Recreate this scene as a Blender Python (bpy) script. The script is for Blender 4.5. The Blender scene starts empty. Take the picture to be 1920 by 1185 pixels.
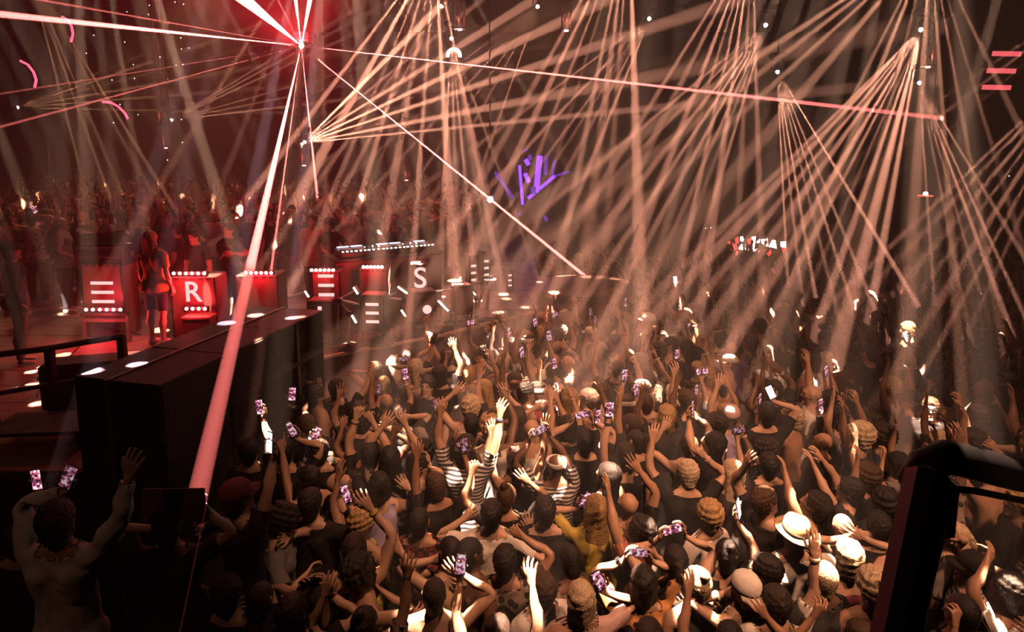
import bpy, bmesh, math, random
import numpy as np
from mathutils import Vector, Matrix

S = bpy.context.scene
C = S.collection
rnd = random.Random(7)

# ---------------------------------------------------------------- camera
PITCH = math.radians(8.0)
FPX = 1280.0
cam = bpy.data.cameras.new('camera'); cam.sensor_width = 36; cam.lens = 36 * FPX / 1920
cam.shift_y = (math.tan(PITCH) - (592.5 - 270) / FPX) * FPX / 1920
cam_ob = bpy.data.objects.new('camera', cam); C.objects.link(cam_ob)
CAM = Vector((0, 0, 4.7))
cam_ob.location = CAM; cam_ob.rotation_euler = (math.pi / 2 - PITCH, 0, 0)
cam.clip_end = 200
S.camera = cam_ob

def ray(px, py):
    y = (592.5 - py) / FPX + cam.shift_y * 1920 / FPX
    c, s = math.cos(PITCH), math.sin(PITCH)
    return Vector(((px - 960) / FPX, c + y * s, -s + y * c))
def at_z(px, py, z):
    r = ray(px, py); return CAM + r * ((z - CAM.z) / r.z)
def at_y(px, py, Y):
    r = ray(px, py); return CAM + r * (Y / r.y)

# ---------------------------------------------------------------- world, exposure
S.world = bpy.data.worlds.new('dark_hall'); S.world.use_nodes = True
S.world.node_tree.nodes['Background'].inputs[0].default_value = (.0, .0, .0, 1)
S.view_settings.view_transform = 'Standard'; S.view_settings.look = 'None'
S.view_settings.exposure = 0.0; S.view_settings.gamma = 1.0; S.view_settings.use_curve_mapping = False
S.cycles.max_bounces = 1; S.cycles.diffuse_bounces = 0; S.cycles.glossy_bounces = 1; S.cycles.adaptive_threshold = .02; S.cycles.volume_bounces = 0
S.cycles.transmission_bounces = 2; S.cycles.sample_clamp_indirect = 3.0; S.cycles.caustics_reflective = False
S.cycles.use_light_tree = True
AMBER = (1.0, .46, .24); CREAM = (1.0, .42, .27); RED = (1.0, .035, .05)
BEAM = 230000.0           # watts of one narrow beam
HAZE = .018               # scattering of the smoke per metre

# added unseen fill spots that brighten crowd and smoke: (pixel, depth) of the lamp, where it points, watts, cone, colour
def lamp(kind, name, loc, to=None, watts=100, color=AMBER, **k):
    l = bpy.data.lights.new(name, kind); l.energy = watts; l.color = color
    for a, v in k.items(): setattr(l, a, v)
    o = bpy.data.objects.new(name, l); C.objects.link(o); o.location = loc
    if to is not None:
        o.rotation_mode = 'QUATERNION'; o.rotation_quaternion = (Vector(to) - Vector(loc)).to_track_quat('-Z', 'Y')
    return o
ADDED_FILL = [((.5, 12.0, 9.3), (.4, 9.0, 1.6), 1200, 56, AMBER), ((4.5, 1.5, 8.8), (2.0, 6.8, 1.6), 2600, 50, AMBER), ((.6, 3.0, 9.4), (.6, 6.2, 1.6), 1700, 46, AMBER),
        ((-4.5, -.5, 9.0), (-3.4, 3.8, 1.8), 85, 40, (1.0, .44, .26)), ((-2.0, 18.0, 9.3), (-1.5, 14.0, 1.5), 1100, 62, (1.0, .36, .25)), ((-8.0, 19.0, 9.3), (-8.0, 15.0, 2), 1300, 75, (1.0, .42, .22))]
for i, (a, b, w, c, col) in enumerate(ADDED_FILL):
    lamp('SPOT', 'added_fill_spot', a, b, w, col, spot_size=math.radians(c), spot_blend=.8, shadow_soft_size=.25)

# ---------------------------------------------------------------- helpers
MATS = {}
def mat(name, col, rough=.6, metal=0.0, emit=0.0, ecol=None, noise=0.0, scale=8.0, bump=0.0, tint=False, coat=0.0):
    if name in MATS: return MATS[name]
    m = bpy.data.materials.new(name); m.use_nodes = True; nt = m.node_tree; b = nt.nodes['Principled BSDF']
    b.inputs['Base Color'].default_value = (*col, 1); b.inputs['Roughness'].default_value = rough; b.inputs['Metallic'].default_value = metal
    b.inputs['Coat Weight'].default_value = coat
    if emit: b.inputs['Emission Color'].default_value = (*(ecol or col), 1); b.inputs['Emission Strength'].default_value = emit
    src = None
    if noise or bump:
        tc = nt.nodes.new('ShaderNodeTexCoord'); n = nt.nodes.new('ShaderNodeTexNoise'); n.inputs['Scale'].default_value = scale; n.inputs['Detail'].default_value = 5
        nt.links.new(tc.outputs['Object'], n.inputs['Vector'])
        if noise:
            r = nt.nodes.new('ShaderNodeMapRange'); r.inputs['From Min'].default_value = .3; r.inputs['From Max'].default_value = .7
            r.inputs['To Min'].default_value = 1 - noise; r.inputs['To Max'].default_value = 1 + noise
            nt.links.new(n.outputs['Fac'], r.inputs['Value'])
            x = nt.nodes.new('ShaderNodeMix'); x.data_type = 'RGBA'; x.blend_type = 'MULTIPLY'; x.inputs[0].default_value = 1; x.inputs[6].default_value = (*col, 1)
            nt.links.new(r.outputs[0], x.inputs[7]); src = x.outputs[2]; nt.links.new(src, b.inputs['Base Color'])
        if bump:
            u = nt.nodes.new('ShaderNodeBump'); u.inputs['Strength'].default_value = bump; u.inputs['Distance'].default_value = .01
            nt.links.new(n.outputs['Fac'], u.inputs['Height']); nt.links.new(u.outputs['Normal'], b.inputs['Normal'])
    if tint:
        a = nt.nodes.new('ShaderNodeVertexColor'); a.layer_name = 'tint'
        x = nt.nodes.new('ShaderNodeMix'); x.data_type = 'RGBA'; x.blend_type = 'MULTIPLY'; x.inputs[0].default_value = 1; x.inputs[6].default_value = (*col, 1)
        if src: nt.links.new(src, x.inputs[6])
        nt.links.new(a.outputs['Color'], x.inputs[7]); nt.links.new(x.outputs[2], b.inputs['Base Color'])
    MATS[name] = m; return m

def patterned(name, c1, c2, kind, scale):
    if name in MATS: return MATS[name]
    m = bpy.data.materials.new(name); m.use_nodes = True; nt = m.node_tree; b = nt.nodes['Principled BSDF']; b.inputs['Roughness'].default_value = .8
    tc = nt.nodes.new('ShaderNodeTexCoord'); x = nt.nodes.new('ShaderNodeMix'); x.data_type = 'RGBA'; x.inputs[6].default_value = (*c1, 1); x.inputs[7].default_value = (*c2, 1)
    if kind == 'stripe':
        w = nt.nodes.new('ShaderNodeTexWave'); w.bands_direction = 'Z'; w.inputs['Scale'].default_value = scale; f = w.outputs['Fac']
    elif kind == 'plaid':
        w = nt.nodes.new('ShaderNodeTexChecker'); w.inputs['Scale'].default_value = scale; f = w.outputs['Fac']
    else:
        w = nt.nodes.new('ShaderNodeTexVoronoi'); w.inputs['Scale'].default_value = scale; f = w.outputs['Distance']
    nt.links.new(tc.outputs['Object'], w.inputs['Vector'])
    r = nt.nodes.new('ShaderNodeMath'); r.operation = 'GREATER_THAN'; r.inputs[1].default_value = .5 if kind != 'print' else .42
    nt.links.new(f, r.inputs[0]); nt.links.new(r.outputs[0], x.inputs[0]); nt.links.new(x.outputs[2], b.inputs['Base Color'])
    MATS[name] = m; return m

class MB:
    """collects boxes, bars, discs and lathes; build() links them as one mesh"""
    def __init__(s): s.v = []; s.f = []
    def add(s, V, F):
        n = len(s.v); s.v += [tuple(v) for v in V]; s.f += [[i + n for i in f] for f in F]; return s
    def box(s, x0, x1, y0, y1, z0, z1, bev=0.0):
        if bev <= 0:
            V = [(x, y, z) for z in (z0, z1) for y in (y0, y1) for x in (x0, x1)]
            return s.add(V, [(0, 2, 3, 1), (4, 5, 7, 6), (0, 1, 5, 4), (2, 6, 7, 3), (0, 4, 6, 2), (1, 3, 7, 5)])
        b = min(bev, (x1 - x0) * .45, (y1 - y0) * .45, (z1 - z0) * .45)
        ring = lambda i, z: [(x0 + i, y0 + i + b, z), (x0 + i + b, y0 + i, z), (x1 - i - b, y0 + i, z), (x1 - i, y0 + i + b, z), (x1 - i, y1 - i - b, z), (x1 - i - b, y1 - i, z), (x0 + i + b, y1 - i, z), (x0 + i, y1 - i - b, z)]
        V = ring(b, z0) + ring(0, z0 + b) + ring(0, z1 - b) + ring(b, z1)
        F = [list(range(7, -1, -1)), list(range(24, 32))]
        for k in range(3):
            for i in range(8): F.append((k * 8 + i, k * 8 + (i + 1) % 8, k * 8 + 8 + (i + 1) % 8, k * 8 + 8 + i))
        return s.add(V, F)
    def bar(s, a, b, r, r2=None, n=8):
        a, b = Vector(a), Vector(b); d = (b - a).normalized(); u = d.orthogonal().normalized(); w = d.cross(u); r2 = r if r2 is None else r2
        V = [a + (u * math.cos(t) + w * math.sin(t)) * r for t in [2 * math.pi * i / n for i in range(n)]]
        V += [b + (u * math.cos(t) + w * math.sin(t)) * r2 for t in [2 * math.pi * i / n for i in range(n)]]
        return s.add(V, [list(range(n - 1, -1, -1)), list(range(n, 2 * n))] + [(i, (i + 1) % n, n + (i + 1) % n, n + i) for i in range(n)])
    def path(s, pts, r, n=6):
        P = [Vector(p) for p in pts]; V = []; u = None
        for i, p in enumerate(P):
            d = (P[min(i + 1, len(P) - 1)] - P[max(i - 1, 0)]).normalized()
            u = d.orthogonal().normalized() if u is None else (u - d * u.dot(d)).normalized()
            w = d.cross(u); V += [p + (u * math.cos(t) + w * math.sin(t)) * r for t in [2 * math.pi * k / n for k in range(n)]]
        F = [list(range(n - 1, -1, -1)), list(range(len(V) - n, len(V)))]
        for i in range(len(P) - 1):
            for k in range(n): F.append((i * n + k, i * n + (k + 1) % n, (i + 1) * n + (k + 1) % n, (i + 1) * n + k))
        return s.add(V, F)
    def lathe(s, prof, n=16, at=(0, 0, 0), axis='z'):
        V = []; 
        for r, z in prof:
            for i in range(n):
                t = 2 * math.pi * i / n; p = (r * math.cos(t), r * math.sin(t), z)
                if axis == 'y': p = (p[0], p[2], p[1])
                if axis == 'x': p = (p[2], p[0], p[1])
                V.append((p[0] + at[0], p[1] + at[1], p[2] + at[2]))
        k = len(prof); F = [list(range(n - 1, -1, -1)), list(range((k - 1) * n, k * n))]
        for j in range(k - 1):
            for i in range(n): F.append((j * n + i, j * n + (i + 1) % n, (j + 1) * n + (i + 1) % n, (j + 1) * n + i))
        return s.add(V, F)
    def mesh(s, name, smooth=False):
        me = bpy.data.meshes.new(name); me.from_pydata(s.v, [], s.f)
        bm = bmesh.new(); bm.from_mesh(me); bmesh.ops.recalc_face_normals(bm, faces=bm.faces[:]); bm.to_mesh(me); bm.free()
        if smooth: me.polygons.foreach_set('use_smooth', np.ones(len(me.polygons), bool))
        return me
    def build(s, name, m, parent=None, smooth=False, **k):
        return put(name, s.mesh(name, smooth), m, parent, **k)

def put(name, me, m, parent=None, loc=None, rz=None, kind=None, label=None, category=None, group=None):
    """link a mesh as an object; its material sits on the object so that copies can differ"""
    o = bpy.data.objects.new(name, me); C.objects.link(o)
    if len(me.materials) == 0: me.materials.append(None)
    o.material_slots[0].link = 'OBJECT'; o.material_slots[0].material = m
    if parent: o.parent = parent
    if loc is not None: o.location = loc
    if rz is not None: o.rotation_euler = (0, 0, rz)
    return tag(o, label, category, group, kind)
def tag(o, label=None, category=None, group=None, kind=None):
    for k, v in (('label', label), ('category', category), ('group', group), ('kind', kind)):
        if v: o[k] = v
    return o
def thing(name, label, category, loc=(0, 0, 0), rz=0.0, group=None):
    o = bpy.data.objects.new(name, None); C.objects.link(o); o.empty_display_size = .1
    o.location = loc; o.rotation_euler = (0, 0, rz); return tag(o, label, category, group)
def child(name, label, category, parent_loc): pass
def copy_thing(o, loc, rz, label, group=None, scale=None):
    """a copy of a thing with copies of its parts and their parts"""
    r = o.copy(); C.objects.link(r); r.location = loc; r.rotation_euler = (0, 0, rz); r['label'] = label
    if group: r['group'] = group
    if scale: r.scale = scale
    for ch in list(o.children):
        c = ch.copy(); C.objects.link(c); c.parent = r
        for g in list(ch.children):
            d = g.copy(); C.objects.link(d); d.parent = c
    return r
BLACK = mat('black_paint', (.012, .011, .012), .42); STEEL = mat('black_steel', (.02, .02, .022), .3, .6)
ALU = mat('aluminium', (.42, .40, .38), .38, .9); RUBBER = mat('rubber', (.02, .02, .02), .8); MATTE = mat('matte_black', (.02, .019, .02), .75)
def lit(name, col, e): return mat(name, (.02, .02, .02), .5, 0, e, col)
LED_RED = lit('red_led', (1, .30, .27), 18); LENS = lit('lamp_lens', (1, .80, .62), 60); LETTER = lit('lit_letter', (1, .62, .58), 1.15)
# ---------------------------------------------------------------- the hall
FLOORM = mat('dance_floor', (.035, .028, .025), .6, noise=.4, scale=2, bump=.2)
WALLM = mat('hall_wall', (.006, .004, .0035), .9, noise=.25, scale=.8)
STAGEM = mat('stage_boards', (.30, .20, .16), .45, noise=.25, scale=3, bump=.1)
def slab(name, poly, z0, z1, m, **k):
    n = len(poly); b = MB(); b.add([(x, y, z0) for x, y in poly] + [(x, y, z1) for x, y in poly], [list(range(n - 1, -1, -1)), list(range(n, 2 * n))] + [(i, (i + 1) % n, n + (i + 1) % n, n + i) for i in range(n)])
    return b.build(name, m, **k)
slab('floor', [(-20, -2), (22, -2), (22, 40), (-20, 40)], -.3, 0, FLOORM, kind='structure')
slab('ceiling', [(-20, -2), (22, -2), (22, 40), (-20, 40)], 11.0, 11.3, WALLM, kind='structure')
MB().box(-20.3, 22.3, 40, 40.3, 0, 11).build('wall_back', WALLM, kind='structure')
MB().box(-20.3, -20, -2, 40, 0, 11).build('wall_left', WALLM, kind='structure')
MB().box(22, 22.3, -2, 40, 0, 11).build('wall_right', WALLM, kind='structure')
MB().box(-20.3, 22.3, -2.3, -2, 0, 11).build('wall_front', WALLM, kind='structure')
# raised stage: its lip curves away from the dance floor
SZ = 1.5
lip = [at_z(x, y, SZ) for x, y in ((600, 672), (680, 655), (760, 642), (830, 628), (900, 610), (960, 596), (1010, 582))]
STAGE = [(-20, 6.3), (-4.25, 6.3), (-3.2, 9.9)] + [(p.x, p.y) for p in lip] + [(1.0, 17.5), (.4, 22), (.2, 39.9), (-20, 39.9)]
slab('floor_stage', STAGE, .0, SZ, mat('stage_front', (.05, .018, .018), .6), kind='structure')
# boards of the stage floor, laid side by side
def inside(poly, x, y):
    c = False; n = len(poly)
    for i in range(n):
        (x1, y1), (x2, y2) = poly[i], poly[(i + 1) % n]
        if (y1 > y) != (y2 > y) and x < (x2 - x1) * (y - y1) / (y2 - y1) + x1: c = not c
    return c
def clip_row(poly, y0, y1):
    xs = []
    for y in (y0, (y0 + y1) / 2, y1):
        n = len(poly); r = []
        for i in range(n):
            (x1, a), (x2, b) = poly[i], poly[(i + 1) % n]
            if (a > y) != (b > y): r.append(x1 + (x2 - x1) * (y - a) / (b - a))
        r.sort(); xs.append(r)
    return xs
stage_deck = thing('floor_stage_deck', 'wood', None, (0, 0, SZ)); del stage_deck['label']; stage_deck['kind'] = 'structure'
y = 6.32
while y < 18.2:
    w = .6
    r = clip_row(STAGE, y + .001, y + w - .012)
    x1 = min(q[-1] for q in r); x0 = -11.0
    cuts = [x0]
    while cuts[-1] + 2.4 < x1 - .2: cuts.append(cuts[-1] + 2.4)
    cuts.append(x1 - .02)
    for a, b in zip(cuts, cuts[1:]):
        MB().box(a, b - .008, y, y + w - .012, 0, .02 + rnd.uniform(0, .004), .004).build('board', STAGEM, stage_deck)
    y += w
STOP = SZ + .024
# bright nosing along the lip
b = MB()
P = [(-3.2, 9.9)] + [(p.x, p.y) for p in lip]
b.path([(x, y - .02, SZ + .0) for x, y in P], .035, 8)
b.build('trim_1', mat('stage_nosing', (.55, .35, .26), .4), kind='structure')
# low riser at the left where the first row stands
slab('floor_riser', [(-6.5, 1.2), (-1.75, 1.2), (-1.75, 5.0), (-6.5, 5.0)], 0, .62, MATTE, kind='structure')
# haze: the smoke that makes every beam visible fills the whole room
for k, (y0, y1, dens, lab) in enumerate(((-1.95, 6.6, .28, 'thin clear smoke over the nearest heads'), (6.6, 39.9, 1.05, 'thick smoke over the stage and the far crowd, showing every beam'))):
    hz = MB().box(-19.95, 21.95, y0 + .002, y1 - .002, .01, 10.98).build('haze', None, kind='stuff', label=lab, category='haze')
    hm = bpy.data.materials.new('smoke'); hm.cycles.volume_sampling = 'EQUIANGULAR'; hm.use_nodes = True; nt = hm.node_tree; nt.nodes.clear()
    o_ = nt.nodes.new('ShaderNodeOutputMaterial'); v_ = nt.nodes.new('ShaderNodeVolumeScatter'); v_.inputs['Density'].default_value = HAZE * dens; v_.inputs['Color'].default_value = (1, .91, .87, 1)
    nt.links.new(v_.outputs[0], o_.inputs['Volume']); hz.material_slots[0].material = hm; hz.display_type = 'WIRE'

# round podium beyond the crowd, its top catching the beams
pc = at_z(1097, 533, 2.0)
t = thing('round_podium', 'round raised podium with dark red sides beyond the raised hands', 'podium', (pc.x, pc.y, 0))
MB().lathe([(.94, 0), (.94, 1.86), (.90, 1.86)], 40).build('drum', mat('podium_red', (.10, .02, .02), .5), t, True)
MB().lathe([(.90, 1.86), (1.0, 1.88), (1.0, 1.97), (.97, 2.0), (.0, 2.0)], 40).build('top', mat('podium_top', (.12, .07, .06), .4), t)
# ---------------------------------------------------------------- on the stage
LETTERS = {}
def letter_mesh(ch, h):
    cu = bpy.data.curves.new('letter', 'FONT'); cu.body = ch; cu.size = h / .70; cu.extrude = .008; cu.offset = h * .012; cu.align_x = 'CENTER'
    ob = bpy.data.objects.new('letter', cu); C.objects.link(ob); dg = bpy.context.evaluated_depsgraph_get(); dg.update()
    me = bpy.data.meshes.new_from_object(ob.evaluated_get(dg), depsgraph=dg); bpy.data.objects.remove(ob)
    me.materials.clear()
    me.transform(Matrix.Rotation(math.pi / 2, 4, 'X')); return me
POD_RED = mat('monolith', (.16, .05, .05), .5, noise=.15, scale=3)
def pod(px0, px1, ytop, d, mark, label, rz=0.0, base=STOP, zb=None, name='letter_monolith', my=None, depth=.42):
    """a tall slim cabinet with a lit mark on its face"""
    cx = (px0 + px1) / 2; top = at_y(cx, ytop, d); w = (px1 - px0) / FPX * d
    t = thing(name, label, 'monolith', (top.x, d + depth / 2, base), rz)
    z0 = 0 if zb is None else zb
    H = top.z - base
    MB().box(-w / 2, w / 2, -depth / 2, depth / 2, z0, H, .015).build('cabinet', POD_RED, t)
    for q in (-1, 1): MB().box(q * w / 2 - .012, q * w / 2 + .012, -depth / 2 - .008, -depth / 2 + .012, z0 + .01, H - .01).build('edge_strip', STEEL, t)
    fy = -depth / 2 - .012; zc = z0 + (H - z0) * .5 if my is None else at_y(cx, my, d).z - base
    if mark in ('R', 'S'):
        hh = min(.33, (H - z0) * .5) if mark == 'R' else min(.36, (H - z0) * .6)
        put('letter', letter_mesh(mark, hh), LETTER, t, loc=(0, fy, zc - hh * .5))
    elif mark == 'E':
        bw = w * .56; bh = min(.05, (H - z0) * .075); gp = min(.155, (H - z0) * .24)
        for k in (-1, 0, 1): MB().box(-bw / 2, bw / 2, fy, fy + .014, zc + k * gp - bh / 2, zc + k * gp + bh / 2).build('letter_bar', LETTER, t)
    elif mark == 'o':
        MB().lathe([(.0, 0), (.075, 0), (.075, .012), (0, .012)], 20, (w * .12, fy - .002, zc - .06), 'y').build('lit_dot', LETTER, t)
    elif mark == 'q':
        MB().box(-.03, .03, fy, fy + .012, H - .16, H - .10).build('lit_square', LETTER, t)
    # air slots along the top edge
    for k in range(5):
        xx = (k - 2) * w * .18
        MB().box(xx - w * .05, xx + w * .05, fy + .004, fy + .014, H - .055, H - .025).build('slot', MATTE, t)
    return t, H, w
def led_bar(parent_loc, rz, w, n, label, watts=60, stand=None, hang=0):
    """a batten of bare red lamps"""
    t = thing('red_light_bar', label, 'light bar', parent_loc, rz)
    MB().box(-w / 2, w / 2, -.03, .03, -.035, .035, .008).build('housing', BLACK, t)
    for q in (-1, 1): MB().box(q * w * .46 - .015, q * w * .46 + .015, -.02, .02, -.06, -.03).build('foot', STEEL, t)
    for k in range(n):
        x = (k - (n - 1) / 2) * w / n
        MB().lathe([(.0, -.052), (.018, -.050), (.026, -.040), (.028, -.028), (.0, -.026)], 10, (x, 0, 0), 'y').build('lamp', LED_RED, t, True)
    if watts:
        l = bpy.data.lights.new('red_glow', 'POINT'); l.energy = watts; l.color = RED; l.shadow_soft_size = .12
        o = bpy.data.objects.new('red_glow', l); C.objects.link(o); o.parent = t; o.location = (0, -.22, .02)
    return t
def bar_over(px0, px1, py, d, n, label, watts=60, rz=0):
    p = at_y((px0 + px1) / 2, py, d); return led_bar((p.x, p.y, p.z), rz, (px1 - px0) / FPX * d * n / max(1, n - 1), n, label, watts)

pod(150, 226, 494, 11.0, 'E', 'dark monolith with three lit bars under the flight case', my=548, depth=.5)
pod(318, 402, 519, 10.9, 'R', 'dark red monolith with a large lit letter R', my=546, depth=.5)
bar_over(327, 385, 512, 10.95, 6, 'bar of six bare red lamps above the letter R', 40)
t = thing('block_step', 'low red lit block on the stage below the letter R', 'block', at_z(371, 645, STOP), 0)
MB().box(-.22, .22, -.02, .25, 0, .40, .015).build('body', POD_RED, t); MB().box(-.23, .23, -.05, .27, .40, .45, .01).build('top', mat('warm_plank', (.3, .1, .08), .5), t)
bar_over(351, 386, 578, 10.8, 4, 'bar of four bare red lamps below the letter R', 25)
pod(440, 520, 516, 11.4, '', 'blank red lit monolith right of the letter R', depth=.5)
bar_over(462, 510, 511, 11.45, 6, 'bar of six bare red lamps crossed by the thick laser', 26)
pod(584, 637, 508, 10.9, 'E', 'monolith with three bright bars below the end of the console table', my=535, depth=.4)
bar_over(585, 626, 506, 10.95, 6, 'row of six red lamps over the three bright bars', 20)
pod(672, 726, 503, 11.25, '', 'wide blank monolith in the middle of the console front', depth=.4)
bar_over(682, 717, 500, 11.3, 6, 'row of six red lamps on the middle of the console front', 12)
pod(766, 797, 495, 11.75, 'S', 'narrow monolith with a lit letter S', my=520, rz=.25)
bar_over(773, 786, 493, 11.8, 4, 'four tiny lamps over the letter S', 0)
# the lower ring of cabinets on truss feet
def truss_foot(t, w, dp, h):
    for sx in (-1, 1):
        for sy in (-1, 1): MB().bar((sx * w / 2, sy * dp / 2, 0), (sx * w / 2, sy * dp / 2, h), .014, n=6).build('foot_post', STEEL, t)
    for z in (.02, h - .02):
        for sy in (-1, 1): MB().bar((-w / 2 - .1, sy * dp / 2, z), (w / 2 + .1, sy * dp / 2, z), .014, n=6).build('rail', STEEL, t)
    for k in range(4):
        x = -w / 2 + w * k / 4; MB().bar((x, -dp / 2, .02 if k % 2 else h - .02), (x + w / 4, -dp / 2, h - .02 if k % 2 else .02), .009, n=5).build('brace', STEEL, t)
    MB().box(-w / 2 - .12, w / 2 + .12, -dp / 2 - .06, dp / 2 + .06, -.0, .018).build('foot_plate', BLACK, t)
for px0, px1, yt, ybase, mk, lab, rz in (
        (576, 622, 563, 646, 'q', 'dark monolith with one small lit square beside the speaker row', 0),
        (676, 721, 553, 648, 'E', 'monolith with three lit bars on a truss foot at the stage lip', -.08),
        (768, 812, 546, 628, 'o', 'monolith with one round lit dot on a truss foot', .3),
        (846, 881, 535, 612, '', 'plain monolith under four tiny lamps near the curve of the stage', .35)):
    p = at_z((px0 + px1) / 2, ybase, STOP)
    t, H, w = pod(px0, px1, yt, p.y, mk, lab, rz, zb=.24, depth=.3)
    truss_foot(t, w * .95, .28, .24)
bar_over(850, 866, 533, 11.8, 4, 'four tiny lamps on the plain monolith near the stage curve', 0)
for px0, px1, yt, d, lab in ((874, 891, 478, 14.6, 'small far monolith with three bars, first past the letter S'), (899, 915, 470, 15.2, 'small far monolith with three bars, second past the letter S'), (945, 957, 506, 14.6, 'slim framed monolith with three bars at the end of the stage')):
    pod(px0, px1, yt, d, 'E', lab, .4, depth=.3)
bar_over(911, 928, 523, 14.2, 6, 'six tiny lamps below the second far monolith', 0)
p = at_z(205, 640, STOP)
# lamp stand in front of the left monolith
t = thing('lamp_stand', 'red lit metal stand carrying six bare lamps in front of the left monolith', 'stand', (at_y(198, 640, 10.7).x, 10.75, STOP))
for q in (-1, 1): MB().box(q * .36 - .025, q * .36 + .025, -.03, .03, 0, .48).build('leg', ALU, t)
MB().box(-.385, .385, -.035, .035, .33, .38).build('crossbar', ALU, t); MB().box(-.385, .385, -.05, .05, .44, .48).build('shelf', BLACK, t)
MB().bar((-.1, .1, .2), (.36, .35, .02), .012).build('rear_strut', STEEL, t)
p = at_y(192, 585, 10.7); led_bar((t.location.x, 10.74, STOP + .54), 0, .66, 6, 'bar of six bare red lamps on the stand left of the blonde woman', 40)
# flight case standing open on the left monolith
p = at_y(207, 495, 11.27)
t = thing('flight_case', 'black flight case with metal edges standing open on the left monolith', 'case', (p.x, 11.27, p.z + .012))
MB().box(-.40, .36, -.24, .24, 0, .30, .01).build('body', mat('case_black', (.02, .015, .015), .4), t)
for z in (0.01, .14, .30): MB().box(-.405, .365, -.25, -.238, z - .012, z + .012).build('edge_strip', ALU, t)
for x in (-.40, .36): MB().box(x - .012, x + .012, -.25, -.238, 0, .30).build('corner_strip', ALU, t)
MB().box(.37, .38, -.05, .05, .12, .2).build('latch', ALU, t)
lid = MB().add([(-.40, .24, .31), (.36, .24, .31), (.36, .24, .33), (-.40, .24, .33), (-.28, -.14, .50), (.36, -.14, .56), (.36, -.14, .58), (-.28, -.14, .52)], [(0, 3, 2, 1), (4, 5, 6, 7), (0, 1, 5, 4), (3, 7, 6, 2), (0, 4, 7, 3), (1, 2, 6, 5)]).build('lid', BLACK, t)
# console table and its machines
a, c = at_z(606, 489, 2.78), at_z(812, 471, 2.78)
L = (c - a).length; az = math.atan2(c.y - a.y, c.x - a.x)
t = thing('console_table', 'long console table with a red lit front behind the row of monoliths', 'table', ((a.x + c.x) / 2, (a.y + c.y) / 2 + .35, STOP), az)
TZ = 2.78 - STOP
MB().box(-L / 2, L / 2, -.35, .35, TZ - .05, TZ, .01).build('top', BLACK, t)
MB().box(-L / 2 + .03, L / 2 - .03, -.33, -.29, .0, TZ - .06).build('front_panel', mat('console_front', (.22, .05, .05), .55), t)
for q in (-1, 1): MB().box(q * (L / 2 - .06) - .03, q * (L / 2 - .06) + .03, -.3, .3, 0, TZ - .05).build('leg', STEEL, t)
TM = Matrix.Translation(t.location) @ Matrix.Rotation(az, 4, 'Z')
WHITE_LED = lit('white_led', (.85, .9, 1), 5); AMBER_LED = lit('amber_led', (1, .7, .45), 4)
def machine(x, kind, label):
    w = .30 if kind == 'media_player' else .36
    loc = TM @ Vector((x, -.05, TZ + .002))
    m = thing(kind, label, 'player' if kind == 'media_player' else 'mixer', loc, az)
    MB().box(-w / 2, w / 2, -.2, .2, 0, .10, .012).build('body', BLACK, m)
    MB().add([(-w / 2, -.2, .10), (w / 2, -.2, .10), (w / 2, .2, .13), (-w / 2, .2, .13)], [(0, 1, 2, 3)]).build('face_plate', STEEL, m)
    if kind == 'media_player':
        MB().lathe([(.10, .115), (.105, .125), (.09, .135), (0, .135)], 20, (0, -.03, 0)).build('jog_wheel', ALU, m, True)
        MB().box(-.1, .1, .11, .19, .135, .15).build('screen', lit('player_screen', (.8, .85, 1), 1.3), m)
    else:
        for k in range(4): MB().box(-.13 + k * .075, -.115 + k * .075, -.17, -.07, .108, .118).build('fader', ALU, m)
        for k in range(8): MB().lathe([(.012, 0), (.010, .025), (0, .025)], 8, (-.13 + (k % 4) * .085, .02 + (k // 4) * .07, .115)).build('knob', WHITE_LED if k % 3 == 0 else ALU, m)
    for k in range(4): MB().box(-w * .4 + k * w * .25, -w * .4 + k * w * .25 + .03, -.205, -.17, .10, .117).build('button', WHITE_LED if k % 2 else AMBER_LED, m)
    return m
n = 7
for k in range(n):
    x = -L / 2 + .28 + k * (L - .56) / (n - 1)
    machine(x, 'mixer' if k in (2, 5) else 'media_player', '%s %s on the console table, %s' % (('lit sound mixer' if k in (2, 5) else 'lit media player'), 'with white buttons', ('at its near end', 'next to the near end', 'left of its middle', 'at its middle', 'right of its middle', 'next to the far end', 'at its far end')[k]))
# silver articulated arms that carry strip lamps
STRIP = lit('strip_lamp', (1, .78, .62), 2.2)
def arm_light(foot, joints, strip, label, d):
    p0 = at_z(foot[0], foot[1], STOP)
    t = thing('arm_light', label, 'stage light', p0, 0)
    P = [Vector(at_y(x, y, p0.y + dy)) - Vector(p0) for x, y, dy in joints]
    MB().lathe([(.16, 0), (.16, .02), (.04, .04), (.04, .09)], 16).build('base', STEEL, t)
    MB().bar((0, 0, .05), P[0], .022).build('post', ALU, t)
    for q, (u, v) in enumerate(zip(P, P[1:])):
        MB().bar(u, v, .026, .018).build('arm', ALU, t)
        MB().lathe([(.0, -.04), (.042, -.04), (.042, .04), (0, .04)], 12, tuple(u), 'y').build('joint', BLACK, t)
    s0, s1 = (Vector(at_y(x, y, p0.y + dy)) - Vector(p0) for x, y, dy in strip)
    h = MB().bar(s0, s1, .045).build('lamp_head', BLACK, t)
    off = Vector((0, -.04, 0)); MB().bar(s0 + off, s1 + off, .02).build('strip', STRIP, h)
arm_light((516, 604), [(516, 566, 0), (574, 548, .1)], [(573, 545, .1), (580, 556, .05)], 'low arm light reaching right behind the speaker row', 0)
arm_light((633, 640), [(634, 563, 0), (668, 544, .15)], [(664, 538, .15), (672, 550, .1)], 'silver arm light bending up left of the three bar monolith', 0)
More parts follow.
